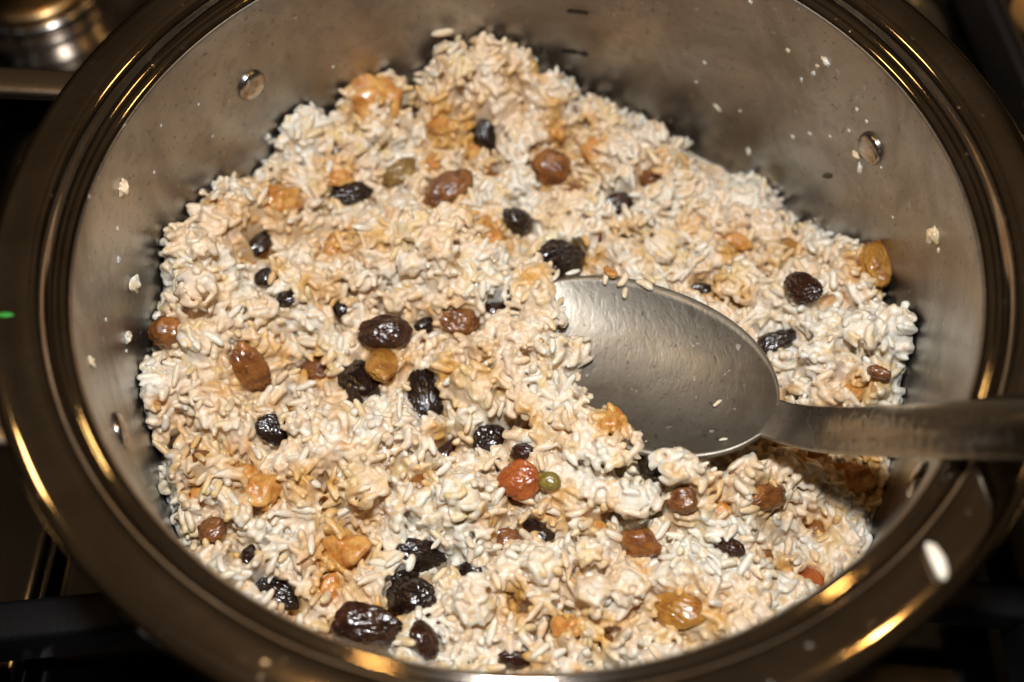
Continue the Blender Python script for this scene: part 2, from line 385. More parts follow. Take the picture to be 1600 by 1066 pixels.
def rice_mat(name, grainwise):
    mt, n, p, L = new_mat(name)
    v = coords(n) if not grainwise else None
    geo = N(n, 'ShaderNodeNewGeometry')
    pos = geo.outputs['Position']
    if grainwise:
        oi = N(n, 'ShaderNodeObjectInfo')
        tint = oi.outputs['Random']
    else:
        at = N(n, 'ShaderNodeAttribute', attribute_name='tint')
        tint = at.outputs['Fac']
    big = noise_t(n, pos, 34, 3, 0.55, 0.4)
    mid = noise_t(n, pos, 130, 3, 0.6, 0.3)
    white = (0.765, 0.725, 0.63)
    peach = (0.76, 0.58, 0.395)
    straw = (0.70, 0.53, 0.25)
    if not grainwise:
        st_a = N(n, 'ShaderNodeAttribute', attribute_name='stain')
        big_o = math_n(n, 'MULTIPLY_ADD', st_a.outputs['Fac'], 0.55, math_n(n, 'MULTIPLY', big.outputs[0], 0.45))
    else:
        big_o = big.outputs[0]
    s = math_n(n, 'MULTIPLY_ADD', mid.outputs[0], 0.55, math_n(n, 'MULTIPLY_ADD', big_o, 0.55, math_n(n, 'MULTIPLY', tint, 0.40 if grainwise else 0.50)))
    c = mixc(n, ramp(n, s, [(0.58, 0.0), (0.95, 1.0)]), white, peach)
    yel = noise_t(n, pos, 85, 2, 0.5, 0.5)
    c = mixc(n, ramp(n, math_n(n, 'MULTIPLY_ADD', tint, 0.25, yel.outputs[0]), [(0.64, 0.0), (0.86, 0.85)]), c, straw)
    org = noise_t(n, coords(n, (1, 1, 1), 'Object', (3.1, 1.7, 0.4)) if not grainwise else pos, 62, 3, 0.55, 0.8)
    c = mixc(n, ramp(n, org.outputs[0], [(0.60, 0.0), (0.74, 0.85)]), c, (0.60, 0.31, 0.07))
    if not grainwise:
        sy = N(n, 'ShaderNodeAttribute', attribute_name='syrup')
        sn = noise_t(n, pos, 170, 3, 0.6, 0.6)
        sf = math_n(n, 'MULTIPLY', sy.outputs['Fac'], math_n(n, 'MULTIPLY_ADD', sn.outputs[0], 1.6, 0.1))
        c = mixc(n, ramp(n, sf, [(0.22, 0.0), (0.85, 0.95)]), c, (0.64, 0.35, 0.07))
    fine = noise_t(n, pos, 1500, 2, 0.6)
    c = mixc(n, ramp(n, fine.outputs[0], [(0.66, 0.0), (0.74, 0.6)]), c, (0.24, 0.12, 0.05))
    L(c, p.inputs['Base Color'])
    p.inputs['Subsurface Weight'].default_value = 0.85
    p.inputs['Subsurface Radius'].default_value = (1.0, 0.82, 0.58)
    p.inputs['Subsurface Scale'].default_value = 0.0016
    p.inputs['Specular IOR Level'].default_value = 0.35
    p.inputs['Coat Weight'].default_value = 1.0
    p.inputs['Coat Roughness'].default_value = 0.15
    p.inputs['Coat IOR'].default_value = 1.6
    rn = noise_t(n, pos, 420, 2, 0.5)
    L(ramp(n, rn.outputs[0], [(0.40, 0.32), (0.62, 0.55)]), p.inputs['Roughness'])
    b1 = noise_t(n, pos, 1100, 3, 0.6)
    nb = bump(n, b1.outputs[0], 0.6, 0.0004)
    b3 = noise_t(n, pos, 2600, 2, 0.6)
    L(bump(n, b3.outputs[0], 0.8, 0.0003, nb), p.inputs['Coat Normal'])
    L(nb, p.inputs['Normal'])
    return mt
M['rice'] = rice_mat('cooked_rice', False)
M['grain'] = rice_mat('cooked_rice_grain', True)

def fruit_mat(name, c1, c2, rough, sss=0.0, scale=120, bmp=0.5, trans=0.0, wrinkle=0.3):
    mt, n, p, L = new_mat(name)
    v = coords(n)
    nz = noise_t(n, v, scale, 3, 0.6, 0.4)
    L(mixc(n, ramp(n, nz.outputs[0], [(0.35, 0.0), (0.65, 1.0)]), c1, c2), p.inputs['Base Color'])
    b = noise_t(n, v, 620, 3, 0.6)
    w_ = noise_t(n, coords(n, (0.5, 1, 1)), 330, 3, 0.6, 0.7)
    wr = math_n(n, 'ABSOLUTE', math_n(n, 'SUBTRACT', w_.outputs[0], 0.5))
    nb = bump(n, wr, wrinkle, 0.0022)
    nb = bump(n, b.outputs[0], bmp, 0.0004, nb)
    L(nb, p.inputs['Normal'])
    L(ramp(n, noise_t(n, v, 260, 2).outputs[0], [(0.3, rough * 0.7), (0.7, rough * 1.5)]), p.inputs['Roughness'])
    p.inputs['Subsurface Weight'].default_value = sss
    p.inputs['Subsurface Radius'].default_value = (1.0, 0.45, 0.12)
    p.inputs['Subsurface Scale'].default_value = 0.002
    p.inputs['Transmission Weight'].default_value = trans
    p.inputs['Specular IOR Level'].default_value = 0.6
    p.inputs['Coat Weight'].default_value = 0.45
    p.inputs['Coat Roughness'].default_value = 0.05
    return mt
F = {
    'dark': fruit_mat('black_raisin', (0.006, 0.003, 0.003), (0.020, 0.008, 0.005), 0.17),
    'plum': fruit_mat('dark_brown_raisin', (0.016, 0.005, 0.003), (0.05, 0.015, 0.007), 0.19),
    'brown': fruit_mat('brown_raisin', (0.10, 0.032, 0.012), (0.30, 0.12, 0.03), 0.24, 0.3),
    'amber': fruit_mat('amber_raisin', (0.13, 0.038, 0.010), (0.36, 0.14, 0.028), 0.24, 0.4),
    'gold': fruit_mat('golden_raisin', (0.26, 0.095, 0.014), (0.52, 0.27, 0.05), 0.24, 0.45),
    'red': fruit_mat('red_orange_raisin', (0.28, 0.055, 0.012), (0.46, 0.14, 0.028), 0.22, 0.45, 120, 0.4, 0.0, 0.4),
    'olive': fruit_mat('olive_raisin', (0.17, 0.09, 0.02), (0.34, 0.22, 0.06), 0.24, 0.4),
    'green': fruit_mat('green_raisin', (0.14, 0.11, 0.02), (0.36, 0.26, 0.05), 0.26, 0.4),
    'apricot': fruit_mat('orange_apricot', (0.44, 0.15, 0.02), (0.70, 0.40, 0.12), 0.3, 0.5, 190, 0.8),
    'strip': fruit_mat('red_brown_skin', (0.09, 0.018, 0.008), (0.20, 0.05, 0.02), 0.3),
    'almond': fruit_mat('almond', (0.80, 0.70, 0.46), (0.80, 0.74, 0.58), 0.35, 0.4),
}

# ------------------------------------------------------------------ hob (mm, z of its plate = -42)
HZ = -42.0
hob_bm = bmesh.new()
# pressed steel plate with shallow wells and two ridges: a displaced sheet
gx = np.linspace(-520, 520, 161); gy = np.linspace(-420, 560, 151)
def hob_z(x, y):
    z = HZ
    for rx in (-160.0, 178.0):
        z += 5.0 * math.exp(-((x - rx) / 3.2) ** 2)
    for wx, wy, wr in ((0, 0, 120), (-232, 235, 74), (144, 213, 60)):
        d = math.hypot(x - wx, y - wy)
        z -= 9.0 / (1 + math.exp((d - wr) / 4.0))
    return z
gx = np.unique(np.concatenate([gx, np.linspace(-185, -145, 41), np.linspace(158, 186, 29)]))
vv = [(x * K, y * K, hob_z(x, y) * K) for y in gy for x in gx]
nx = len(gx)
ff = [(j * nx + i, j * nx + i + 1, (j + 1) * nx + i + 1, (j + 1) * nx + i) for j in range(len(gy) - 1) for i in range(nx - 1)]
hob_bm.free()
hob = tag(obj('hob_plate', mesh('hob_plate', vv, ff), M['hob']), 'dark stainless steel cooker hob under the pot', 'cooker hob', kind='structure')

# pan support: black iron bars standing on the hob
grate = tag(empty('pan_support', (0, 0, HZ * K)), 'black iron pan support under the big pot', 'pan support')
def bar(x0, y0, x1, y1, wd=11, z0=-16.0, z1=-3.2, parent=grate):
    d = Vector((x1 - x0, y1 - y0, 0)); L_ = d.length; a = math.atan2(d.y, d.x)
    bm = bmesh.new()
    box_bm(bm, (0, -wd / 2 * K, z0 * K), (L_ * K, wd / 2 * K, z1 * K), 2.2 * K, 3)
    me = bpy.data.meshes.new('bar'); bm.to_mesh(me); bm.free()
    o = obj('bar', me, M['iron'], parent)
    o.location = (x0 * K, y0 * K, -HZ * K); o.rotation_euler = (0, 0, a)
    return o
bar(-238, -88, -44, -66, 13, -24); bar(-238, 70, -44, 58); bar(162, -70, 44, -60); bar(162, 66, 44, 58)
bar(158, -210, 158, 130, 16, -26, -6); bar(-244, -210, -244, 290, 14, -26, -6)
for lx, ly in ((158, -190), (158, 110), (-244, -190), (-244, 200)):
    bm = bmesh.new(); box_bm(bm, ((lx - 5) * K, (ly - 5) * K, 0.0), ((lx + 5) * K, (ly + 5) * K, (-HZ - 24) * K), 1 * K, 2)
    me = bpy.data.meshes.new('foot'); bm.to_mesh(me); bm.free()
    obj('foot', me, M['iron'], grate)

def burner(cx, cy, r, label):
    e = tag(empty('gas_burner', (cx * K, cy * K, (HZ - 9) * K)), label, 'burner', 'gas burners on the hob')
    dish = lathe('drip_dish', [(r * 1.35, 9.6), (r * 1.28, 11.5), (r * 1.15, 8.0), (r * 1.05, 4.5), (r * 0.9, 3.0), (r * 0.7, 3.4)], 96)
    obj('drip_dish', dish, M['dish'], e)
    crown = lathe('crown', [(r * 0.74, 1.0), (r * 0.74, 14), (r * 0.70, 16), (r * 0.64, 16.2)], 64)
    obj('crown', crown, M['dish'], e)
    cap = lathe('cap', [(r * 0.68, 16.0), (r * 0.70, 18), (r * 0.66, 21), (r * 0.55, 22.5), (0.01, 23.0)], 64)
    obj('cap', cap, M['brass'], e)
    return e
burner(-232, 235, 46, 'shiny steel gas burner dish beyond the pot near its strap handle')
burner(144, 213, 38, 'brown reflecting gas burner dish beside the roasting tray')

# tray of roasted food behind right
tray = tag(empty('roasting_tray', (302 * K, 205 * K, HZ * K)), 'dark roasting tray with browned food beyond the pot', 'tray')
bm = bmesh.new()
A = [(-112, -150), (112, -150), (112, 150), (-112, 150)]
rings = []
for ins, z in ((14, 6), (4, 40), (-4, 42), (-7, 40.5), (-5, 38), (1, 38), (10, 2.5)):
    rings.append([bm.verts.new(((x - math.copysign(ins, x)) * K, (y - math.copysign(ins, y)) * K, z * K)) for x, y in A])
for a, b in zip(rings, rings[1:]):
    for k in range(4):
        bm.faces.new((a[k], a[(k + 1) % 4], b[(k + 1) % 4], b[k]))
bm.faces.new(rings[0])
bm.faces.new(rings[-1][::-1])
bmesh.ops.recalc_face_normals(bm, faces=bm.faces)
me = bpy.data.meshes.new('tray_shell'); bm.to_mesh(me); bm.free()
tray_shell = obj('tray_shell', me, M['tray'], tray, smooth=False)
tray.rotation_euler = (0, 0, math.radians(6))

def blob_mesh(name, rx, ry, rz, seed, sub=3, amp=0.18, freq=1.6, ridge=0.0, stretch=1.0):
    bm = bmesh.new()
    bmesh.ops.create_icosphere(bm, subdivisions=sub, radius=1.0)
    off = Vector((seed * 7.31, seed * 3.17, seed * 1.93))
    for v in bm.verts:
        p = v.co.copy()
        q = Vector((p.x * stretch, p.y, p.z))
        d = 1.0 + amp * noise.noise(q * freq + off)
        if ridge:
            r1 = 1.0 - abs(noise.noise(q * 2.6 + off)) * 2.0
            r2 = 1.0 - abs(noise.noise(q * 6.0 - off)) * 2.0
            d -= ridge * (max(0, r1) ** 2.5 + 0.6 * max(0, r2) ** 2)
        v.co = Vector((p.x * rx * d, p.y * ry * d, p.z * rz * d)) * K
    me = bpy.data.meshes.new(name); bm.to_mesh(me); bm.free()
    return me
rnd = random.Random(4)
k = 0
for i in range(4):
    for j in range(5):
        me = blob_mesh('roast_piece', rnd.uniform(18, 27), rnd.uniform(18, 26), rnd.uniform(11, 15), 50 + k, 3, 0.35, 1.9)
        o = obj('roasted_piece', me, M['roast'])
        c, s_ = math.cos(math.radians(6)), math.sin(math.radians(6))
        lx, ly = -80 + i * 48 + rnd.uniform(-5, 5), -110 + j * 54 + rnd.uniform(-6, 6)
        o.location = ((302 + lx * c - ly * s_) * K, (205 + lx * s_ + ly * c) * K, (HZ + 6 + 13.0 + (9.0 if i == 0 else 0.0)) * K)
        o.rotation_euler = (0, 0, rnd.uniform(0, 6))
        tag(o, 'browned roasted piece of food lying in the dark roasting tray', 'food', 'roasted pieces in the tray')
        k += 1

# ------------------------------------------------------------------ pot
pot = tag(empty('cooking_pot', (0, 0, -3.0 * K)), 'wide stainless steel cooking pot with flared rim and riveted handles', 'pot')
def in_pot(name, me, mat, smooth=True, parent=None):
    o = obj(name, me, mat, parent or pot, smooth)
    if parent is None: o.location = (0, 0, 3.0 * K)
    return o
body_prof = [(0.01, 0.0), (60, 0.0), (108, 0.2), (113, 1.4), (116.5, 5), (117.8, 10), (118, 20), (118, 50), (118, 80), (118, 88.5),
             (118.3, 89.3), (119.6, 89.0), (119.7, 80), (119.7, 40), (119.6, 8), (117, 0.5), (111, -2.6), (60, -3.0), (0.01, -3.0)]
in_pot('pot_body', lathe('pot_body', body_prof, 240), M['wall'])
rim_prof = [(118.15, 88.7), (118.4, 89.7), (119.2, 90.6), (120.2, 90.9), (121.0, 90.5), (121.6, 90.3), (122.3, 90.6), (123.0, 91.6), (123.5, 93.2), (124.0, 94.7), (124.8, 95.7),
            (125.9, 96.15), (127.2, 96.33), (129.5, 96.40), (131.5, 96.42), (133.5, 96.40), (135.3, 96.15), (136.6, 95.6), (137.4, 94.7), (137.7, 93.6),
            (137.3, 92.5), (136.5, 92.2), (135.9, 92.8), (135.2, 94.4), (133, 95.0), (126.5, 95.0), (125.2, 94.4), (124.6, 93.0), (124.0, 91.0), (123.0, 89.8), (121.6, 89.3), (119.9, 89.3), (119.2, 88.5)]
in_pot('rim', lathe('rim', rim_prof, 288), M['rim'])

def rivet(az, z):
    me = lathe('rivet', [(5.4, -0.4), (5.4, 0.5), (5.1, 1.1), (4.3, 1.7), (2.8, 2.1), (0.01, 2.3)], 40)
    o = in_pot('rivet', me, M['rivet'])
    a = math.radians(az)
    nrm = Vector((-math.cos(a), -math.sin(a), 0))
    o.rotation_euler = nrm.to_track_quat('Z', 'Y').to_euler()
    o.location = (118.0 * math.cos(a) * K, 118.0 * math.sin(a) * K, (z + 3) * K)
rivet(138.9, 60.5); rivet(-157.3, 56.5); rivet(26.1, 61.5); rivet(-30.0, 60.0)

def strap_handle(azA, azB, axis, out, zc):
    """flat loop handle; legs run along the axis from two feet on the wall"""
    a = math.radians(axis)
    d = Vector((math.cos(a), math.sin(a), 0)); s = Vector((-d.y, d.x, 0))
    def foot(az):
        q = Vector((math.cos(math.radians(az)), math.sin(math.radians(az)), 0)) * 119.5
        return q
    A_, B_ = foot(azA), foot(azB)
    far = max(A_.dot(d), B_.dot(d)) + out
    pts = [A_ + Vector((0, 0, zc - 8)), A_ + d * 10 + Vector((0, 0, zc - 2))]
    pa = A_ + d * (far - A_.dot(d) - 22); pb = B_ + d * (far - B_.dot(d) - 22)
    pts.append(pa + Vector((0, 0, zc + 4)))
    ca = A_ + d * (far - A_.dot(d)); cb = B_ + d * (far - B_.dot(d))
    mid = (cb - ca).normalized()
    for t in (0.25, 0.5, 0.75):
        u = t * math.pi / 2
        pts.append(pa + d * 22 * math.sin(u) + mid * 22 * (1 - math.cos(u)) + Vector((0, 0, zc + 4)))
    pts.append(ca + mid * 24 + Vector((0, 0, zc + 4)))
    pts.append(cb - mid * 24 + Vector((0, 0, zc + 4)))
    for t in (0.75, 0.5, 0.25):
        u = t * math.pi / 2
        pts.append(pb + d * 22 * math.sin(u) - mid * 22 * (1 - math.cos(u)) + Vector((0, 0, zc + 4)))
    pts += [pb + Vector((0, 0, zc + 4)), B_ + d * 10 + Vector((0, 0, zc - 2)), B_ + Vector((0, 0, zc - 8))]
    # section: rounded flat strap 18 wide x 5 thick lying flat
    v, f = [], []
    S = 16
    for i, p in enumerate(pts):
        t = (pts[min(i + 1, len(pts) - 1)] - pts[max(i - 1, 0)]).normalized()
        side = t.cross(Vector((0, 0, 1))).normalized(); upv = side.cross(t)
        for q in range(S):
            an = 2 * math.pi * q / S
            cx_, cz_ = math.cos(an), math.sin(an)
            sx_ = math.copysign(abs(cx_) ** 0.6, cx_) * 6.0
            sz_ = math.copysign(abs(cz_) ** 0.8, cz_) * 2.8
            v.append((p + side * sx_ + upv * sz_) * K)
    for i in range(len(pts) - 1):
        for q in range(S):
            f.append((i * S + q, i * S + (q + 1) % S, (i + 1) * S + (q + 1) % S, (i + 1) * S + q))
    f.append(tuple(range(S))[::-1]); f.append(tuple((len(pts) - 1) * S + q for q in range(S)))
    o = in_pot('handle', mesh('handle', v, f), M['handle'])
    sm = o.modifiers.new('sub', 'SUBSURF'); sm.levels = sm.render_levels = 2
strap_handle(139.5, -157.3, 180.0, 92, 58)
strap_handle(26.1, -30.0, 0.0, 92, 58)

# etched volume marks on the far wall
def wall_patch(name, pts2d, faces, az, z, r=117.75):
    v = []
    for (px, pz) in pts2d:
        a = math.radians(az) - px / 118.0          # +x reads left to right from inside
        v.append((r * math.cos(a) * K, r * math.sin(a) * K, (z + pz) * K))
    return in_pot(name, mesh(name, v, faces), M['mark'], smooth=False)
def tick(wd, ht, az, z, name='volume_mark'):
    n_ = 8
    p = [(-wd / 2 + wd * i / n_, s_ * ht / 2) for s_ in (-1, 1) for i in range(n_ + 1)]
    f = [(i, i + 1, n_ + 2 + i, n_ + 1 + i) for i in range(n_)]
    wall_patch(name, p, f, az, z)
tick(7.2, 1.3, 81.7, 56.2)
tick(5.4, 1.9, 82.9, 37.6); tick(1.6, 1.1, 81.2, 37.4); tick(2.6, 1.9, 80.1, 37.2); 
tx = bpy.data.curves.new('volume_text', 'FONT'); tx.body = '2L'; tx.size = 4.6; tx.align_x = 'CENTER'; tx.align_y = 'CENTER'; tx.space_character = 1.25
to = bpy.data.objects.new('volume_text', tx); col.objects.link(to)
dg = bpy.context.evaluated_depsgraph_get()
tm = bpy.data.meshes.new_from_object(to.evaluated_get(dg))
p2 = [(v.co.x, v.co.y) for v in tm.vertices]; fs = [tuple(p.vertices) for p in tm.polygons]
bpy.data.objects.remove(to); bpy.data.meshes.remove(tm)
wall_patch('volume_text', p2, fs, 87.0, 37.3)

# ------------------------------------------------------------------ spoon (mm)
SN = Vector((68.7, -34.1, 46.8)); ST = Vector((-5.3, 14.0, 26.5)); SQ = Vector((108.0, -63.0, 98.4))
s_len = (ST - SN).length
sA = (ST - SN).normalized()
sB = Vector((0, 0, 1)).cross(sA).normalized()
sC = sA.cross(sB).normalized()
if sC.z < 0: sC = -sC
_r = -0.17
sB, sC = sB * math.cos(_r) + sC * math.sin(_r), sC * math.cos(_r) - sB * math.sin(_r)
S_W, S_D = 26.2, 9.0
def bowl_w(a):
    a = min(max(a, 0.0), 1.0)
    return S_W * max(0.0, 1 - abs(2 * a - 1.0) ** 2.15) ** 0.5
def bowl_c(a, b):
    """height below the rim plane at a (0..1), b in mm"""
    wv = max(bowl_w(a), 1e-3)
    t = min(1.0, abs(b) / wv)
    return -S_D * (1 - t ** 2.2) * max(0.0, 1 - abs(2 * a - 1.0) ** 2.4)
def loft(secs, thick, caps=(True, True)):
    """secs: list of lists of points (left to right) with normals -> closed shell"""
    n_ = len(secs[0][0]); v, f = [], []
    for P, Nn in secs:
        for p, q in zip(P, Nn): v.append(p * K)
    base = len(v)
    for P, Nn in secs:
        for p, q in zip(P, Nn): v.append((p - q * thick) * K)
    m_ = len(secs)
    for i in range(m_ - 1):
        for j in range(n_ - 1):
            a = i * n_ + j
            f.append((a, a + 1, a + n_ + 1, a + n_))
            f.append((base + a, base + a + n_, base + a + n_ + 1, base + a + 1))
    for i in range(m_ - 1):
        for j in (0, n_ - 1):
            a = i * n_ + j; f.append((a, a + n_, base + a + n_, base + a))
    for i in [e_ for e_, on in zip((0, m_ - 1), caps) if on]:
        for j in range(n_ - 1):
            a = i * n_ + j; f.append((a, a + 1, base + a + 1, base + a))
    me = mesh('loft', v, f)
    bm = bmesh.new(); bm.from_mesh(me)
    bmesh.ops.recalc_face_normals(bm, faces=bm.faces)
    bm.to_mesh(me); bm.free()
    return me
NB = 25
def spoon_secs():
    """tip -> bowl -> neck -> handle as one run of sections"""
    rows = []                                        # centre, side, up, half width, sag, crown
    aa = [0.5 + 0.5 * math.cos(math.pi * i / 44) for i in range(0, 45)]
    for a in aa:
        wv = bowl_w(a); neck = 6.0
        hw = max(wv, 0.02) if a > 0.3 else (max(wv, 0.01) ** 3 + (neck * (1 - max(0, a) / 0.3) ** 0.5) ** 3) ** (1 / 3)
        rows.append((SN + sA * s_len * a, sB, sC, hw, S_D * max(0.0, 1 - abs(2 * a - 1.0) ** 2.4), 0.0))
    nb = len(rows)
    cur = SN.copy(); dr = (-sA).copy()
    side0 = sB.copy()
    for i in range(46):
        tgt = (SQ - cur).normalized() if (SQ - cur).dot(-sA) > 4 and i < 20 else None
        if tgt: dr = (dr * 0.72 + tgt * 0.28).normalized()
        else: dr = (dr + Vector((0, 0, -0.014)) + Vector((0.008, -0.005, 0))).normalized()
        cur = cur + dr * 3.6
        flat_side = Vector((0, 0, 1)).cross(dr).normalized() * -1
        if flat_side.dot(sB) < 0: flat_side = -flat_side
        k_ = min(1.0, i / 16); k_ = k_ * k_ * (3 - 2 * k_)
        side = (sB * (1 - k_) + flat_side * k_); side = (side - dr * side.dot(dr)).normalized()
        upv = dr.cross(side); upv = -upv if upv.z < 0 else upv
        hw = 6.0 + 4.6 * min(1.0, i / 17) + 0.05 * max(0, i - 22)
        rows.append((cur.copy(), side, upv, hw, 0.0, 3.0 * k_))
    pts = []
    for (c0, sd, u0, hw, sag, crown) in rows:
        pts.append([c0 + sd * hw * b + u0 * (-sag * (1 - abs(b) ** 2.2) + crown * (1 - abs(b) ** 2.6)) for b in [2 * j / (NB - 1) - 1 for j in range(NB)]])
    secs = []
    for i, P in enumerate(pts):
        Nn = []
        for j in range(NB):
            t1 = pts[min(i + 1, len(pts) - 1)][j] - pts[max(i - 1, 0)][j]
            t2 = P[min(j + 1, NB - 1)] - P[max(j - 1, 0)]
            q = t1.cross(t2); u0 = rows[i][2]
            q = q.normalized() if q.length > 1e-6 else u0
            if q.dot(u0) < 0: q = -q
            Nn.append(q)
        secs.append((P, Nn))
    return secs, nb
SS, NBW = spoon_secs()
spoon = tag(empty('serving_spoon', SQ * K), 'stainless steel serving spoon resting in rice with its handle over the pot rim', 'spoon')
def in_spoon(name, me, mat):
    o = obj(name, me, mat, spoon); o.location = -SQ * K
    return o
in_spoon('bowl', loft(SS[:NBW + 5], 1.4, (True, False)), M['spoon'])
in_spoon('handle', loft(SS[NBW + 4:], 1.4, (False, True)), M['spoon'])

# ------------------------------------------------------------------ rice surface
# <HEIGHT>
WALLZ = [(-180, 25), (-173, 22), (-161, 21), (-150, 18), (-120, 22), (-90, 22), (-55, 20), (-38, 7), (-20, 6), (-7, 22), (0, 27), (8, 26), (14, 28), (23, 19),
         (37, 10), (43, 11), (52, 6), (57, 9), (69, 14), (81, 18), (86, 27), (97, 33), (106, 32), (110, 28), (120, 31), (130, 30), (143, 26), (158, 29), (168, 32), (180, 25)]
def in_poly(x, y, poly):
    c = np.zeros(x.shape, bool)
    n_ = len(poly)
    for i in range(n_):
        x0, y0 = poly[i]; x1, y1 = poly[(i + 1) % n_]
        cond = ((y0 > y) != (y1 > y))
        xi = (x1 - x0) * (y - y0) / ((y1 - y0) if y1 != y0 else 1e-9) + x0
        c ^= cond & (x < xi)
    return c
_rng = random.Random(11)
RND_CLUMPS = []
for _i in range(420):
    _a = _rng.uniform(0, 2 * math.pi); _r = 114 * math.sqrt(_rng.random())
    RND_CLUMPS.append((_r * math.cos(_a), _r * math.sin(_a), _rng.uniform(3.5, 7.0), _rng.uniform(1.0, 4.0)))
CELLS = []
for _i in range(230):
    _a = _rng.uniform(0, 2 * math.pi); _r = 118 * math.sqrt(_rng.random())
    CELLS.append((_r * math.cos(_a), _r * math.sin(_a), _rng.uniform(0.1, 1.0)))
PITS = []
for _i in range(110):
    _a = _rng.uniform(0, 2 * math.pi); _r = 108 * math.sqrt(_rng.random())
    PITS.append((_r * math.cos(_a), _r * math.sin(_a), _rng.uniform(2.6, 5.0), _rng.uniform(7.0, 13.0)))
HOLLOWS = []
for _i in range(30):
    _a = _rng.uniform(0, 2 * math.pi); _r = 98 * math.sqrt(_rng.random())
    HOLLOWS.append((_r * math.cos(_a), _r * math.sin(_a), _rng.uniform(5.0, 8.5), _rng.uniform(4.0, 7.5)))
def height(x, y):
    """rice surface height (mm) at x, y (mm)"""
    x = np.asarray(x, float); y = np.asarray(y, float)
    r = np.hypot(x, y); az = np.degrees(np.arctan2(y, x))
    wz = np.interp(az, [a for a, _ in WALLZ], [z for _, z in WALLZ])
    t = np.clip((r - 70) / 48, 0, 1); t = t * t * (3 - 2 * t)
    h = 20.0 * (1 - t) + wz * t
    h = h - 10.0 * np.exp(-(((x - 84) / 16) ** 2 + ((y + 54) / 13) ** 2))       # scooped hollow under the spoon handle
    base = h.copy()
    for cx, cy, cr_, cz in CLUMPS:
        d2 = ((x - cx) ** 2 + (y - cy) ** 2) / (cr_ * cr_)
        dome = np.clip(1 - d2, 0, 1) ** 0.42
        h = np.maximum(h, base + (cz - 20.0) * 0.93 * dome * (cz > 20) - 3.0 * (d2 > 1))
    rc = np.zeros_like(h)
    for cx, cy, cr_, ca in RND_CLUMPS:
        d2 = ((x - cx) ** 2 + (y - cy) ** 2) / (cr_ * cr_)
        rc = np.maximum(rc, ca * np.sqrt(np.clip(1 - d2, 0, 1)))
    h = h + rc - 1.5
    f1 = np.full(h.shape, 1e9); f2 = np.full(h.shape, 1e9); w1 = np.zeros(h.shape)
    xw = x + 2.0 * np.sin(y * 0.42 + 1.0) + 1.0 * np.sin(y * 1.1); yw = y + 2.0 * np.sin(x * 0.38) + 1.0 * np.sin(x * 1.23 + 2)
    for cx, cy, cw in CELLS:
        d = np.hypot(xw - cx, yw - cy)
        nw = d < f1
        f2 = np.where(nw, f1, np.minimum(f2, d)); w1 = np.where(nw, cw, w1); f1 = np.where(nw, d, f1)
    h = h + 2.0 - 13.0 * w1 * np.exp(-((f2 - f1) / 2.8) ** 2)                          # cracks between clumps
    for cx, cy, cr_, cd in PITS:
        d = np.hypot(xw - cx, yw - cy) / cr_
        h = h - cd * np.exp(-d ** 4)
    for cx, cy, cr_, cd in HOLLOWS:
        d = np.hypot(xw - cx, yw - cy) / cr_
        h = h - cd * np.exp(-d ** 2.5)
    h = np.maximum(h, 4.0)
    return np.where(r > 119.5, -1.0, h)
def paste(x, y):
    """how far below the grain tops the sticky paste reaches (mm)"""
    q = np.sin(x * 0.11 + 1.3) * np.sin(y * 0.13 + 0.4) + 0.7 * np.sin(x * 0.23 + y * 0.17) + 0.5 * np.sin(x * 0.41 - y * 0.37 + 2.0) + 0.35 * np.sin(x * 0.9 + 1) * np.sin(y * 0.83)
    t = np.clip((q + 0.55) / 1.1, 0, 1)
    return 3.4 - 2.9 * t
# </HEIGHT>

def spoon_local(X, Y, Z):
    P = np.stack([X - SN.x, Y - SN.y, Z - SN.z], -1)
    return P @ np.array(sA) / s_len, P @ np.array(sB), P @ np.array(sC)
def bowl_floor(X, Y):
    """z of the bowl's inner surface over x, y, nan outside the outline"""
    c = np.array(sC)
    z = np.full(X.shape, SN.z)
    for _ in range(6):
        a, b, cc = spoon_local(X, Y, z)
        ac = np.clip(a, 0, 1)
        wv = S_W * np.sqrt(np.clip(1 - np.abs(2 * ac - 1) ** 2.15, 1e-6, 1))
        wv = np.maximum(wv, 7.5 * (a < 0.28))
        t = np.clip(np.abs(b) / wv, 0, 1)
        tgt = -S_D * (1 - t ** 2.2) * np.clip(1 - np.abs(2 * ac - 1) ** 2.4, 0, 1)
        z = z + (tgt - cc) / c[2]
    inside = (a > -0.12) & (a < 1.0) & (np.abs(b) < wv + 1.2)
    return np.where(inside, z, np.nan)
def height_spoon(X, Y):
    h = height(X, Y)
    bf = bowl_floor(np.asarray(X, float), np.asarray(Y, float))
    vis = in_poly(X, Y, VIS)
    low = np.where(np.isnan(bf), 1e3, bf - 3.6)
    return np.where(vis, np.minimum(h, low), h)

rng = np.random.default_rng(7)
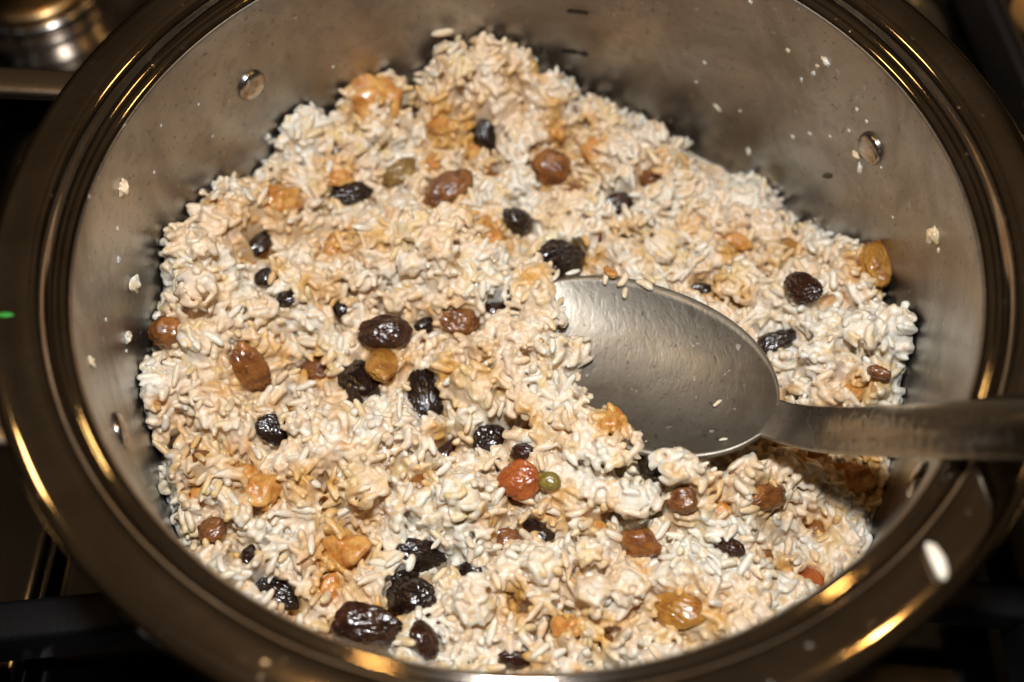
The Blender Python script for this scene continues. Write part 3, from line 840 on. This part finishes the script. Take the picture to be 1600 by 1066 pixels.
# --- fruit first (its places are left free of grains)
fruit_geo = []
SYRUP_EXTRA = []
GRP = {'dark': 'raisins in the rice', 'plum': 'raisins in the rice', 'brown': 'raisins in the rice', 'amber': 'raisins in the rice', 'gold': 'raisins in the rice',
       'red': 'raisins in the rice', 'olive': 'raisins in the rice', 'green': 'raisins in the rice', 'apricot': 'dried apricot pieces in the rice',
       'strip': 'skin strips in the rice', 'almond': 'almond pieces in the rice'}
for i, (kind, x, y, z, rl, rw, az, lift, lab) in enumerate(FRUIT):
    z = float(height_spoon(np.array([x]), np.array([y]))[0]) if kind != 'almond' else z
    if kind == 'strip':
        me = blob_mesh('skin_strip', rl, max(0.9, rw), 0.7, i + 1, 3, 0.3, 1.5)
        for v in me.vertices: v.co.z += 1.6 * K * math.sin(v.co.x / (rl * K) * 2.2)
        rz = 0.9; nm, cat = 'skin_strip', 'skin strip'
    elif kind == 'almond':
        rz = min(rw, 2.2)
        me = blob_mesh('almond_piece', rl, rw, rz, i + 1, 3, 0.5, 1.3); nm, cat = 'almond_piece', 'almond'
    elif kind == 'apricot':
        rz = min(rl, rw) * 0.8
        me = blob_mesh('apricot_piece', rl, rw, rz, i + 1, 4, 0.5, 1.25, 0.045); nm, cat = 'apricot_piece', 'apricot'
    else:
        rz = min(rw * 0.8, 5.0)
        smooth_ = kind in ('gold', 'red') or i in (4, 5)
        me = blob_mesh('raisin', rl * 1.2, rw * 1.08, rz, i + 1, 5 if rl > 5 else 4, 0.26, 1.2, 0.085 if smooth_ else 0.125, 0.6); nm, cat = 'raisin', 'raisin'
    o = obj(nm, me, F[kind])
    cz = z + rz * (lift - (0.6 if kind == 'apricot' else 0.05))
    o.location = (x * K, y * K, cz * K)
    e_ = 3.0
    gxh = float((height(np.array([x + e_]), np.array([y])) - height(np.array([x - e_]), np.array([y])))[0]) / (2 * e_)
    gyh = float((height(np.array([x]), np.array([y + e_])) - height(np.array([x]), np.array([y - e_])))[0]) / (2 * e_)
    nrm = Vector((-gxh * 0.4, -gyh * 0.4, 1)).normalized()
    q = Vector((0, 0, 1)).rotation_difference(nrm) @ Matrix.Rotation(math.radians(az), 4, 'Z').to_quaternion()
    o.rotation_mode = 'QUATERNION'
    o.rotation_quaternion = q
    tag(o, lab, cat, GRP[kind])
    if kind not in ('strip', 'almond'):
        pad_ = 0.52 if kind == 'apricot' else 0.95
        fruit_geo.append((x, y, cz, rl * pad_, rw * pad_, rz, math.radians(az), lift))

# small ends of fruit glimpsed at the bottom of the hollows between clumps
_rg = random.Random(8)
gl = 0
for (px_, py_, pr_, pd_) in PITS:
    if gl >= 46: break
    # undo the small warp of the hollows' places
    x, y = px_, py_
    for _ in range(8):
        x = px_ - 2.0 * math.sin(y * 0.42 + 1.0) - math.sin(y * 1.1); y = py_ - 2.0 * math.sin(x * 0.38) - math.sin(x * 1.23 + 2)
    if any((x - q_[0]) ** 2 + (y - q_[1]) ** 2 < (q_[3] + 5.0) ** 2 for q_ in fruit_geo) or y < -96 or bool(in_poly(np.array([x]), np.array([y]), VIS)[0]): continue
    if not np.isnan(bowl_floor(np.array([x]), np.array([y]))[0]): continue
    kind = _rg.choice(['plum', 'dark', 'brown', 'brown', 'amber', 'amber', 'apricot', 'apricot'])
    rl, rw, rz = _rg.uniform(3.4, 5.4), _rg.uniform(2.6, 3.8), _rg.uniform(2.2, 3.0)
    z = float(height(np.array([x]), np.array([y]))[0])
    o = obj('apricot_piece' if kind == 'apricot' else 'raisin', blob_mesh('glimpse', rl, rw, rz, 300 + gl, 4, 0.3, 1.4, 0.08, 0.7), F[kind])
    az = _rg.uniform(0, 180)
    o.location = (x * K, y * K, (z + 0.8) * K); o.rotation_euler = (_rg.uniform(-.3, .3), _rg.uniform(-.3, .3), math.radians(az))
    tag(o, {'plum': 'end of a dark brown raisin glimpsed in a hollow between rice clumps', 'dark': 'end of a black raisin glimpsed in a hollow between rice clumps',
            'brown': 'end of a brown raisin glimpsed in a hollow between rice clumps', 'amber': 'end of an amber raisin glimpsed in a hollow between rice clumps',
            'apricot': 'small orange apricot bit glimpsed in a hollow between rice clumps'}[kind], 'apricot' if kind == 'apricot' else 'raisin', {'plum': 'dark brown raisin', 'dark': 'black raisin', 'brown': 'brown raisin', 'amber': 'amber raisin', 'apricot': 'apricot'}[kind] + ' ends glimpsed in the hollows')
    fruit_geo.append((x, y, z + 0.8, rl * 0.8, rw * 0.8, rz, math.radians(az), 0.0))
    SYRUP_EXTRA.append((x, y, rl + 2.5, 0.8))
    gl += 1

def fruit_free(X, Y, Z, pad=1.0):
    """False where a grain would cover a fruit's visible top"""
    ok = np.ones(X.shape, bool)
    for (x, y, cz, rl, rw, rz, a, lift) in fruit_geo:
        dx, dy = X - x, Y - y
        u = (dx * math.cos(a) + dy * math.sin(a)) / (rl * pad)
        v = (-dx * math.sin(a) + dy * math.cos(a)) / (rw * pad)
        ins = (u * u + v * v < 1.0) & (Z > cz - rz * 0.9)
        ok &= ~ins
    return ok

# --- grains as one template swept over many transforms
RG, SG = 7, 7
def template(rings, seg):
    v = []
    for i in range(rings):
        t = -1 + 2 * i / (rings - 1)
        rr = (1 - abs(t) ** 3.0) ** 0.5 if abs(t) < 1 else 0.18
        rr = max(rr, 0.38)
        for j in range(seg):
            a = 2 * math.pi * j / seg
            v.append((t, rr * math.cos(a), rr * math.sin(a)))
    f = []
    for i in range(rings - 1):
        for j in range(seg):
            f.append((i * seg + j, i * seg + (j + 1) % seg, (i + 1) * seg + (j + 1) % seg, (i + 1) * seg + j))
    f.append(tuple(range(seg))[::-1]); f.append(tuple((rings - 1) * seg + j for j in range(seg)))
    return np.array(v), f

def frames(X, Y, n, tilt):
    e = 1.5
    gx_ = (height(X + e, Y) - height(X - e, Y)) / (2 * e); gy_ = (height(X, Y + e) - height(X, Y - e)) / (2 * e)
    gx_ = np.clip(gx_, -1.6, 1.6); gy_ = np.clip(gy_, -1.6, 1.6)
    nn = np.stack([-gx_, -gy_, np.ones(n)], -1); nn /= np.linalg.norm(nn, axis=1)[:, None]
    ph = rng.uniform(0, 2 * np.pi, n)
    d = np.stack([np.cos(ph), np.sin(ph), np.zeros(n)], -1)
    d -= nn * (d * nn).sum(1)[:, None]
    d += nn * rng.normal(0, tilt, n)[:, None]
    d /= np.linalg.norm(d, axis=1)[:, None]
    s = np.cross(nn, d); s /= np.linalg.norm(s, axis=1)[:, None] + 1e-9
    return d, s, np.cross(d, s), nn

def sow(count_step, zlo, zhi, tilt):
    g = np.arange(-118, 118, count_step)
    X, Y = np.meshgrid(g, g); X = X.ravel(); Y = Y.ravel()
    X = X + rng.uniform(-.6, .6, X.size) * count_step; Y = Y + rng.uniform(-.6, .6, Y.size) * count_step
    k_ = np.hypot(X, Y) < 116.9
    X, Y = X[k_], Y[k_]
    Z = height(X, Y) + rng.uniform(zlo, zhi, X.size)
    return X, Y, Z
layers = [sow(2.9, -5.0, -2.6, 0.35), sow(2.9, -2.6, -0.9, 0.35), sow(3.4, -1.3, 0.5, 0.3)]
X = np.concatenate([l[0] for l in layers]); Y = np.concatenate([l[1] for l in layers]); Z = np.concatenate([l[2] for l in layers])
bf = bowl_floor(X, Y); vis = in_poly(X, Y, VIS)
keep = ~(vis & ~np.isnan(bf) & (Z > bf - 4.2))
keep &= fruit_free(X, Y, Z)
X, Y, Z = X[keep], Y[keep], Z[keep]
n = X.size
D, S, U, NN = frames(X, Y, n, 0.38)
ln = np.where(rng.random(n) < 0.45, rng.uniform(1.3, 2.2, n), rng.uniform(2.5, 4.0, n)); rd = rng.uniform(1.0, 1.45, n); bend = rng.normal(0, 0.22, n)
tv, tf = template(RG, SG)
# sticky lumps standing proud of the surface: centre, radius
LUMPS = []
_rl = random.Random(17)
for a_l, off_l, dz_l, r_l in ((0.19, 4.0, 0.5, 6.0), (0.30, 3.5, -0.5, 6.5), (0.40, 3.0, 0.3, 6.0), (0.50, 3.5, -1.0, 6.5), (0.64, 2.5, -1.0, 6.0), (0.75, 1.5, -1.5, 7.0), (0.86, 0.0, -0.5, 6.0),
                             (0.14, 12.0, -7.0, 6.5), (0.26, 12.0, -6.0, 7.0), (0.37, 11.5, -6.5, 6.5), (0.48, 11.0, -6.0, 7.0), (0.59, 11.0, -5.0, 6.5), (0.70, 9.0, -4.0, 7.0),
                             (0.90, -9.0, 0.5, 6.0), (0.97, -3.0, 0.5, 6.5), (0.985, -13.0, 1.5, 6.5),  (0.99, -20.0, 0.0, 6.5), (0.86, -20.0, 0.0, 6.5)):
    pl = SN + sA * s_len * a_l + sB * (bowl_w(a_l) + off_l)
    if any((pl.x - f_[0]) ** 2 + (pl.y - f_[1]) ** 2 < (max(f_[3], f_[4]) * 0.75 + r_l * 0.4) ** 2 for f_ in fruit_geo): continue
    LUMPS.append((pl.x, pl.y, pl.z + dz_l + _rl.uniform(-0.6, 0.6), r_l))
tries = 0
while len(LUMPS) < 108 and tries < 4000:
    tries += 1
    a_l = _rl.uniform(0, 2 * math.pi); q_l = 108 * math.sqrt(_rl.random()); r_l = _rl.uniform(4.2, 7.8)
    x_l, y_l = q_l * math.cos(a_l), q_l * math.sin(a_l)
    if any((x_l - f_[0]) ** 2 + (y_l - f_[1]) ** 2 < (max(f_[3], f_[4]) * 1.1 + r_l * 1.0) ** 2 for f_ in fruit_geo): continue
    if any((x_l - f_[0]) ** 2 + (y_l - f_[1]) ** 2 < ((f_[3] + r_l) * 0.8) ** 2 for f_ in LUMPS): continue
    if not np.isnan(bowl_floor(np.array([x_l]), np.array([y_l]))[0]) or bool(in_poly(np.array([x_l]), np.array([y_l]), VIS)[0]): continue
    LUMPS.append((x_l, y_l, float(height(np.array([x_l]), np.array([y_l]))[0]) + r_l * 0.12, r_l))
lx_, ly_, lz_, ld_, ls_, lu_ = [], [], [], [], [], []
lump_core = []
for (x_l, y_l, z_l, r_l) in LUMPS:
    sx_l, sy_l, sz_l = r_l * _rl.uniform(0.85, 1.15), r_l * _rl.uniform(0.85, 1.15), r_l * _rl.uniform(0.6, 0.8)
    lump_core.append((x_l, y_l, z_l, sx_l, sy_l, sz_l))
    for _ in range(int(4.0 * r_l * r_l / 6.0)):
        while True:
            v_l = Vector((_rl.gauss(0, 1), _rl.gauss(0, 1), _rl.gauss(0, 1))).normalized()
            if v_l.z > -0.35: break
        nl = Vector((v_l.x / sx_l, v_l.y / sy_l, v_l.z / sz_l)).normalized()
        dl = nl.orthogonal().normalized(); dl.rotate(Matrix.Rotation(_rl.uniform(0, 6.28), 3, nl))
        dl = (dl + nl * _rl.gauss(0, 0.18)).normalized()
        k_l = _rl.uniform(0.78, 1.0)
        lx_.append(x_l + v_l.x * sx_l * k_l); ly_.append(y_l + v_l.y * sy_l * k_l); lz_.append(z_l + v_l.z * sz_l * k_l)
        sl = nl.cross(dl).normalized(); ld_.append(dl); ls_.append(sl); lu_.append(dl.cross(sl))
nl_ = len(lx_)
X = np.concatenate([X, lx_]); Y = np.concatenate([Y, ly_]); Z = np.concatenate([Z, lz_])
D = np.concatenate([D, np.array(ld_)]); S = np.concatenate([S, np.array(ls_)]); U = np.concatenate([U, np.array(lu_)])
n = X.size
ln = np.concatenate([ln, np.where(rng.random(nl_) < 0.5, rng.uniform(1.2, 2.0, nl_), rng.uniform(2.2, 3.5, nl_))]); rd = np.concatenate([rd, rng.uniform(1.0, 1.45, nl_)]); bend = np.concatenate([bend, rng.normal(0, 0.3, nl_)])
flat = rng.uniform(0.8, 1.0, n)
Pn = (np.stack([X, Y, Z], -1)[:, None, :] + D[:, None, :] * (tv[None, :, 0] * ln[:, None])[..., None]
      + S[:, None, :] * (tv[None, :, 1] * rd[:, None] + bend[:, None] * (tv[None, :, 0] ** 2 - 0.4))[..., None]
      + U[:, None, :] * (tv[None, :, 2] * (rd * flat)[:, None])[..., None])
rr_ = np.hypot(Pn[..., 0], Pn[..., 1]); sc_ = np.minimum(1.0, 117.9 / np.maximum(rr_, 1e-6))
Pn[..., 0] *= sc_; Pn[..., 1] *= sc_
nv = tv.shape[0]
# under-layer: a closed lump following the surface
gs = 1.0
g = np.arange(-118, 118 + gs, gs); GX, GY = np.meshgrid(g, g)
rr0 = np.hypot(GX, GY); s0 = np.minimum(1, 117.3 / np.maximum(rr0, 1e-6))
GXc, GYc = GX * s0, GY * s0
GH = height_spoon(GXc.ravel(), GYc.ravel()).reshape(GX.shape) - paste(GXc, GYc) - 3.0 * np.clip((np.hypot(GXc, GYc) - 112) / 5, 0, 1)
for (x, y, cz, rl, rw, rz, a, lift) in fruit_geo:
    dx, dy = GXc - x, GYc - y
    u = (dx * math.cos(a) + dy * math.sin(a)) / rl; v_ = (-dx * math.sin(a) + dy * math.cos(a)) / rw
    GH = np.where(u * u + v_ * v_ < 1.0, np.minimum(GH, cz - rz * 0.5), GH)
GH = np.maximum(GH, 4.6)
ng = len(g)
top = np.stack([GXc, GYc, GH], -1).reshape(-1, 3); bot = np.stack([GXc, GYc, np.full_like(GH, 0.6)], -1).reshape(-1, 3)
bfaces = []
for j in range(ng - 1):
    for i in range(ng - 1):
        a = j * ng + i
        bfaces.append((a, a + 1, a + ng + 1, a + ng)); o2 = ng * ng
        bfaces.append((o2 + a, o2 + a + ng, o2 + a + ng + 1, o2 + a + 1))
edge = [i for i in range(ng)] + [j * ng + ng - 1 for j in range(1, ng)] + [(ng - 1) * ng + i for i in range(ng - 2, -1, -1)] + [j * ng for j in range(ng - 2, 0, -1)]
for k_ in range(len(edge)):
    a, b = edge[k_], edge[(k_ + 1) % len(edge)]
    bfaces.append((b, a, ng * ng + a, ng * ng + b))
bm = bmesh.new(); bmesh.ops.create_icosphere(bm, subdivisions=2, radius=1.0)
bm.verts.ensure_lookup_table()
ico_v = np.array([v_.co[:] for v_ in bm.verts]); ico_f = np.array([[v_.index for v_ in f_.verts] for f_ in bm.faces]); bm.free()
cores = np.concatenate([ico_v * [c_[3] * 0.68, c_[4] * 0.68, c_[5] * 0.68] + [c_[0], c_[1], c_[2]] for c_ in lump_core])
core_f = np.concatenate([ico_f + i_ * len(ico_v) for i_ in range(len(lump_core))]) + n * nv + len(top) + len(bot)
allv = np.concatenate([Pn.reshape(-1, 3), top, bot, cores]) * K
loops, starts, tot = [], [], 0
tq = np.array([q for q in tf if len(q) == 4]); tcap = [q for q in tf if len(q) != 4]
offs = (np.arange(n) * nv)[:, None, None]
quads = (tq[None] + offs).reshape(-1, 4)
caps = [(np.array(q)[None] + offs[:, :, 0]).reshape(-1, len(q)) for q in tcap]
base_q = np.array(bfaces) + n * nv
lv = np.concatenate([quads.ravel()] + [c_.ravel() for c_ in caps] + [base_q.ravel(), core_f.ravel()])
sizes = np.concatenate([np.full(len(quads), 4)] + [np.full(len(c_), c_.shape[1]) for c_ in caps] + [np.full(len(base_q), 4), np.full(len(core_f), 3)])
st_ = np.concatenate([[0], np.cumsum(sizes)[:-1]])
def np_mesh(name, verts, loop_v, loop_start, loop_total):
    me = bpy.data.meshes.new(name)
    me.vertices.add(len(verts)); me.vertices.foreach_set('co', np.ascontiguousarray(verts, np.float32).ravel())
    me.loops.add(len(loop_v)); me.loops.foreach_set('vertex_index', np.ascontiguousarray(loop_v, np.int32))
    me.polygons.add(len(loop_start)); me.polygons.foreach_set('loop_start', np.ascontiguousarray(loop_start, np.int32))
    me.update(calc_edges=True)
    return me
raw = np_mesh('rice_raw', allv, lv, st_, sizes)
ro = bpy.data.objects.new('rice_raw', raw); col.objects.link(ro)
rm = ro.modifiers.new('fuse', 'REMESH'); rm.mode = 'VOXEL'; rm.voxel_size = 0.00048
sm = ro.modifiers.new('soften', 'SMOOTH'); sm.factor = 0.4; sm.iterations = 2
dg = bpy.context.evaluated_depsgraph_get()
fused = bpy.data.meshes.new_from_object(ro.evaluated_get(dg))
bpy.data.objects.remove(ro); bpy.data.meshes.remove(raw)
# drop the hidden underside, keep the top
co = np.empty(len(fused.vertices) * 3, np.float32); fused.vertices.foreach_get('co', co); co = co.reshape(-1, 3)
lvi = np.empty(len(fused.loops), np.int32); fused.loops.foreach_get('vertex_index', lvi)
q = lvi.reshape(-1, 4)
qz = co[q, 2].max(1); qr = np.hypot(co[q, 0], co[q, 1]).min(1)
kq = (qz > 0.0030)
q = q[kq]
used = np.zeros(len(co), bool); used[q.ravel()] = True
idx = np.cumsum(used) - 1
co = co[used]; q = idx[q]
bpy.data.meshes.remove(fused)
rice_me = np_mesh('cooked_rice', co, q.ravel(), np.arange(len(q)) * 4, np.full(len(q), 4))
# each grain's own tint, looked up on a 1 mm grid
vol = np.full((244, 244, 64), -1.0, np.float32)
tints = rng.random(n).astype(np.float32)
for t in (-0.95, -0.6, -0.3, 0.0, 0.3, 0.6, 0.95):
    c_ = np.stack([X, Y, Z], -1) + D * (ln * t)[:, None]
    for du in (0.0, 0.9):
        for dv in ((0.0,) if du == 0 else (-1, 1)):
            for ax in (S, U):
                p_ = c_ + ax * (rd * du * dv)[:, None]
                ii = np.clip(np.round(p_ + [121, 121, 4]).astype(int), 0, [243, 243, 63])
                vol[ii[:, 0], ii[:, 1], ii[:, 2]] = tints
ii = np.clip(np.round(co * 1000 + [121, 121, 4]).astype(int), 0, [243, 243, 63])
tv_ = vol[ii[:, 0], ii[:, 1], ii[:, 2]]
tv_ = np.where(tv_ < 0, 0.35, tv_)
at = rice_me.attributes.new('tint', 'FLOAT', 'POINT'); at.data.foreach_set('value', tv_.astype(np.float32))
# how much cinnamon syrup each clump took up: one value per clump, more on what lay on top when it was stirred in
SYRUP = [(x, y, max(rl, rw) / 0.84 + 2.5, 1.0 if k_ == 'apricot' else 0.75) for (k_, x, y, z, rl, rw, az, lift, lab) in FRUIT if k_ in ('apricot', 'amber', 'gold', 'red', 'brown')]
SYRUP += SYRUP_EXTRA
_rs = random.Random(21)
for _i in range(60):
    _a = _rs.uniform(0, 2 * math.pi); _r = 112 * math.sqrt(_rs.random())
    SYRUP.append((_r * math.cos(_a), _r * math.sin(_a), _rs.uniform(3.0, 7.5), _rs.uniform(0.5, 1.0)))
def syrup_at(x, y):
    v_ = np.zeros(x.shape)
    for (cx, cy, rr2, am) in SYRUP:
        v_ = np.maximum(v_, am * np.exp(-((x - cx) ** 2 + (y - cy) ** 2) / (rr2 * rr2)))
    return v_.astype(np.float32)
at = rice_me.attributes.new('syrup', 'FLOAT', 'POINT'); at.data.foreach_set('value', syrup_at(co[:, 0] * 1000, co[:, 1] * 1000))
ss_ = np.random.default_rng(5)
cell_v = ss_.random(len(CELLS))
xm, ym = co[:, 0] * 1000, co[:, 1] * 1000
acc = np.zeros(len(co)); wsum = np.zeros(len(co))
for (cx, cy, cw), cvv in zip(CELLS, cell_v):
    wgt = np.exp(-((xm - cx) ** 2 + (ym - cy) ** 2) / (2 * 5.0 ** 2))
    acc += wgt * cvv; wsum += wgt
stain = acc / np.maximum(wsum, 1e-9)
stain = np.clip(0.5 + (stain - 0.5) * 1.5, 0, 1)
at = rice_me.attributes.new('stain', 'FLOAT', 'POINT'); at.data.foreach_set('value', stain.astype(np.float32))
rice = tag(obj('cooked_rice', rice_me, M['rice']), 'sticky mass of cooked rice filling the bottom of the pot', 'rice', kind='stuff')

# crisp whole grains on the surface, past the 300 that are built singly
lt, lf = template(8, 9)
Xa, Ya, Za = sow(7.4, -1.2, 0.4, 0.3)
ka = fruit_free(Xa, Ya, Za) & ~(in_poly(Xa, Ya, VIS)) & (np.hypot(Xa, Ya) < 114.5)
Xa, Ya, Za = Xa[ka], Ya[ka], Za[ka]; na = Xa.size
Da, Sa, Ua, Na = frames(Xa, Ya, na, 0.38)
la = np.where(rng.random(na) < 0.3, rng.uniform(1.5, 2.4, na), rng.uniform(2.5, 3.9, na)); ra = rng.uniform(1.0, 1.4, na); ba = rng.normal(0, 0.25, na)
wob = 1 + 0.10 * rng.normal(0, 1, (na, 8)).repeat(9, axis=1)
Pa = (np.stack([Xa, Ya, Za], -1)[:, None, :] + Da[:, None, :] * (lt[None, :, 0] * la[:, None])[..., None]
      + Sa[:, None, :] * (lt[None, :, 1] * ra[:, None] * wob + ba[:, None] * (lt[None, :, 0] ** 2 - 0.4))[..., None]
      + Ua[:, None, :] * (lt[None, :, 2] * ra[:, None] * 0.92 * wob)[..., None])
oa = (np.arange(na) * lt.shape[0])[:, None, None]
lq = (np.array([q_ for q_ in lf if len(q_) == 4])[None] + oa).reshape(-1, 4)
lc = [(np.array(q_)[None] + oa[:, :, 0]).reshape(-1, len(q_)) for q_ in lf if len(q_) != 4]
lsz = np.concatenate([np.full(len(lq), 4)] + [np.full(len(c_), c_.shape[1]) for c_ in lc])
loose_me = np_mesh('loose_grains', Pa.reshape(-1, 3) * K, np.concatenate([lq.ravel()] + [c_.ravel() for c_ in lc]), np.concatenate([[0], np.cumsum(lsz)[:-1]]), lsz)
ta = rng.random(na).astype(np.float32)
at = loose_me.attributes.new('tint', 'FLOAT', 'POINT'); at.data.foreach_set('value', ta.repeat(lt.shape[0]))
acc = np.zeros(na); wsum = np.zeros(na)
for (cx, cy, cw), cvv in zip(CELLS, cell_v):
    wgt = np.exp(-((Xa - cx) ** 2 + (Ya - cy) ** 2) / (2 * 5.0 ** 2)); acc += wgt * cvv; wsum += wgt
sa = np.clip(0.5 + (acc / np.maximum(wsum, 1e-9) - 0.5) * 1.5, 0, 1).astype(np.float32)
at = loose_me.attributes.new('stain', 'FLOAT', 'POINT'); at.data.foreach_set('value', sa.repeat(lt.shape[0]))
at = loose_me.attributes.new('syrup', 'FLOAT', 'POINT'); at.data.foreach_set('value', syrup_at(Xa, Ya).repeat(lt.shape[0]))
tag(obj('loose_grains', loose_me, M['rice'], rice), kind='stuff')

# ------------------------------------------------------------------ single grains lying on top
def grain_mesh(seed, L_=3.7, R_=1.25):
    tv2, tf2 = template(9, 10)
    r_ = random.Random(seed); bd = r_.uniform(-0.7, 0.7); off = Vector((seed * 3.3, 1.7 * seed, seed))
    v = []
    for (t, a, b) in tv2:
        p = Vector((t * L_, a * R_ + bd * (t * t - 0.4), b * R_ * 0.9))
        d = 1 + 0.22 * noise.noise(p * 0.55 + off)
        v.append(Vector((p.x, p.y * d, p.z * d)) * K)
    return mesh('rice_grain', v, tf2)
GM = [grain_mesh(s_ + 1, 2.6 + 0.16 * s_, 1.1 + 0.07 * (s_ % 4)) for s_ in range(9)]
for g_ in GM:
    g_.materials.append(M['grain'])
def place_grain(p, d, up_v, gi, scale=1.0, label=None, group=None, sc3=None):
    o = obj('rice_grain', GM[gi % len(GM)])
    d = Vector(d).normalized(); u = Vector(up_v); u = (u - d * u.dot(d)).normalized(); s_ = u.cross(d)
    mt = Matrix((d, s_, u)).transposed().to_4x4()
    sv = sc3 or (scale, scale, scale)
    mt = mt @ Matrix.Diagonal((*sv, 1))
    mt.translation = Vector(p) * K
    o.matrix_world = mt
    tag(o, label, 'rice grain', group)
    return o
cand = 1400
a_ = rng.uniform(0, 2 * np.pi, cand); r_ = 112 * np.sqrt(rng.random(cand))
gx2, gy2 = r_ * np.cos(a_), r_ * np.sin(a_)
gz2 = height(gx2, gy2) + rng.uniform(-0.4, 0.7, cand)
ok = fruit_free(gx2, gy2, gz2 + 20, 1.25) & ~(in_poly(gx2, gy2, VIS)) & (gy2 > -100)
bfl = bowl_floor(gx2, gy2); ok &= np.isnan(bfl)
sel = np.nonzero(ok)[0]
chosen = []
for i in sel:
    if all((gx2[i] - gx2[j]) ** 2 + (gy2[i] - gy2[j]) ** 2 > 64 for j in chosen):
        chosen.append(i)
    if len(chosen) == 240: break
ch = np.array(chosen)
D2, S2, U2, N2 = frames(gx2[ch], gy2[ch], len(ch), 0.25)
for k_, i in enumerate(ch):
    place_grain((gx2[i], gy2[i], gz2[i]), D2[k_], N2[k_], k_, 1.0, 'cooked rice grain lying loose on top of the sticky rice', 'grains on top of the rice')

# grains and crumbs stuck to the wall
for k_, (az, z, L_, W_, an) in enumerate(WALL_BITS):
    if L_ < 3.0: L_, W_ = L_ * 0.75, W_ * 0.75
    a = math.radians(az)
    nrm = Vector((-math.cos(a), -math.sin(a), 0)); tang = Vector((math.sin(a), -math.cos(a), 0))
    d = tang * math.cos(math.radians(an)) + Vector((0, 0, 1)) * math.sin(math.radians(an))
    big_ = L_ > 3.0
    p = Vector((118 * math.cos(a), 118 * math.sin(a), z)) + nrm * (W_ * 0.12)
    nm = 'rice_grain' if big_ else 'rice_crumb'
    me = grain_mesh(k_ + 40, L_ / 2, W_ / 2) if k_ == 0 else blob_mesh(nm, L_ / 2, W_ / 2, W_ * (0.38 if big_ else 0.22), k_ + 60, 3, 0.75, 1.7)
    o = obj(nm, me, M['grain'])
    u = nrm; s_ = u.cross(d)
    mt = Matrix((d, s_, u)).transposed().to_4x4(); mt.translation = p * K
    o.matrix_world = mt
    tag(o, 'rice grain stuck to the inside of the steel pot wall' if big_ else 'tiny white rice crumb stuck to the inside pot wall',
        'rice grain' if big_ else 'rice crumb', 'rice bits stuck to the pot wall')
    if k_ == 0: o['label'] = 'long straight rice grain stuck flat on the pot wall above the tallest clump'
WALL_OBJ = True
# grains on the spoon and the rim
def on_bowl(a, b, lift=0.8):
    return SN + sA * s_len * a + sB * b + sC * (bowl_c(a, b) + lift)

for k_, (a, b, d, sc_k, lab) in enumerate([
        (0.74, -22.5, (0.3, 0.9, 0.3), 0.9, 'upright rice grain on the far lip of the spoon bowl'),
        (0.68, -24.0, (0.5, 0.8, 0.2), 1.0, 'pale rice grain beside an orange scrap on the spoon lip'),
        (0.60, -25.0, (0.8, -0.6, 0.1), 1.05, 'long rice grain slanting along the spoon lip'),
        (0.66, -21.0, (0.2, 0.9, 0.0), 0.7, 'short rice grain just inside the spoon lip'),
        (0.86, -20.0, (0.9, 0.3, 0.0), 0.75, 'rice grain on the spoon lip near the large black raisin'),
        (0.91, -17.0, (0.4, 0.9, 0.0), 0.7, 'rice grain at the spoon bowl tip touching the rice'),
        (0.19, 0.0, (0.6, 0.5, 0.0), 0.48, 'tiny round rice crumb alone in the spoon bowl'),
        (0.10, 11.0, (0.9, 0.2, 0.0), 0.35, 'small crumb on the spoon edge near its neck')]):
    place_grain(on_bowl(a, b, 0.7), d, sC, k_, sc_k, lab, 'rice bits on the spoon')
o = obj('apricot_piece', blob_mesh('apricot_scrap', 3.6, 2.0, 1.2, 91, 3, 0.4, 1.4, 0.05), F['apricot'])
o.location = on_bowl(0.735, -24.5, 0.9) * K
o.rotation_euler = (0.3, 0.4, 2.0)
tag(o, 'orange apricot scrap on the far lip of the spoon bowl', 'apricot', 'dried apricot pieces in the rice')
g0 = place_grain((88.6, -95.5, 97.6), (0.25, -0.97, 0), (0, 0, 1), 7, 1.0, 'single pale rice grain lying on the pot rim', None, (1.15, 1.35, 1.1))
def scrap(name, mat, p, d, size, label, cat):
    o = obj(name, blob_mesh(name, *size, 33, 3, 0.4, 1.5), mat)
    d = Vector(d).normalized(); u = Vector((0, 0, 1)) if abs(d.z) < 0.5 and name == 'green_fleck' else Vector((-p[0], -p[1], 0)).normalized()
    u = (u - d * u.dot(d)).normalized()
    mt = Matrix((d, u.cross(d), u)).transposed().to_4x4(); mt.translation = Vector(p) * K
    o.matrix_world = mt
    tag(o, label, cat)
scrap('green_fleck', M['green'], (-127.2, -34.4, 96.5), (1, 0, 0), (2.2, 0.7, 0.3), 'small bright green fleck on the pot rim', 'herb')
scrap('herb_bit', M['herb'], (99.8, 62.4, 35.7), (-0.5, 0.5, -0.7), (2.8, 0.9, 0.5), 'dark herb bit stuck to the pot wall near a rivet', 'herb')
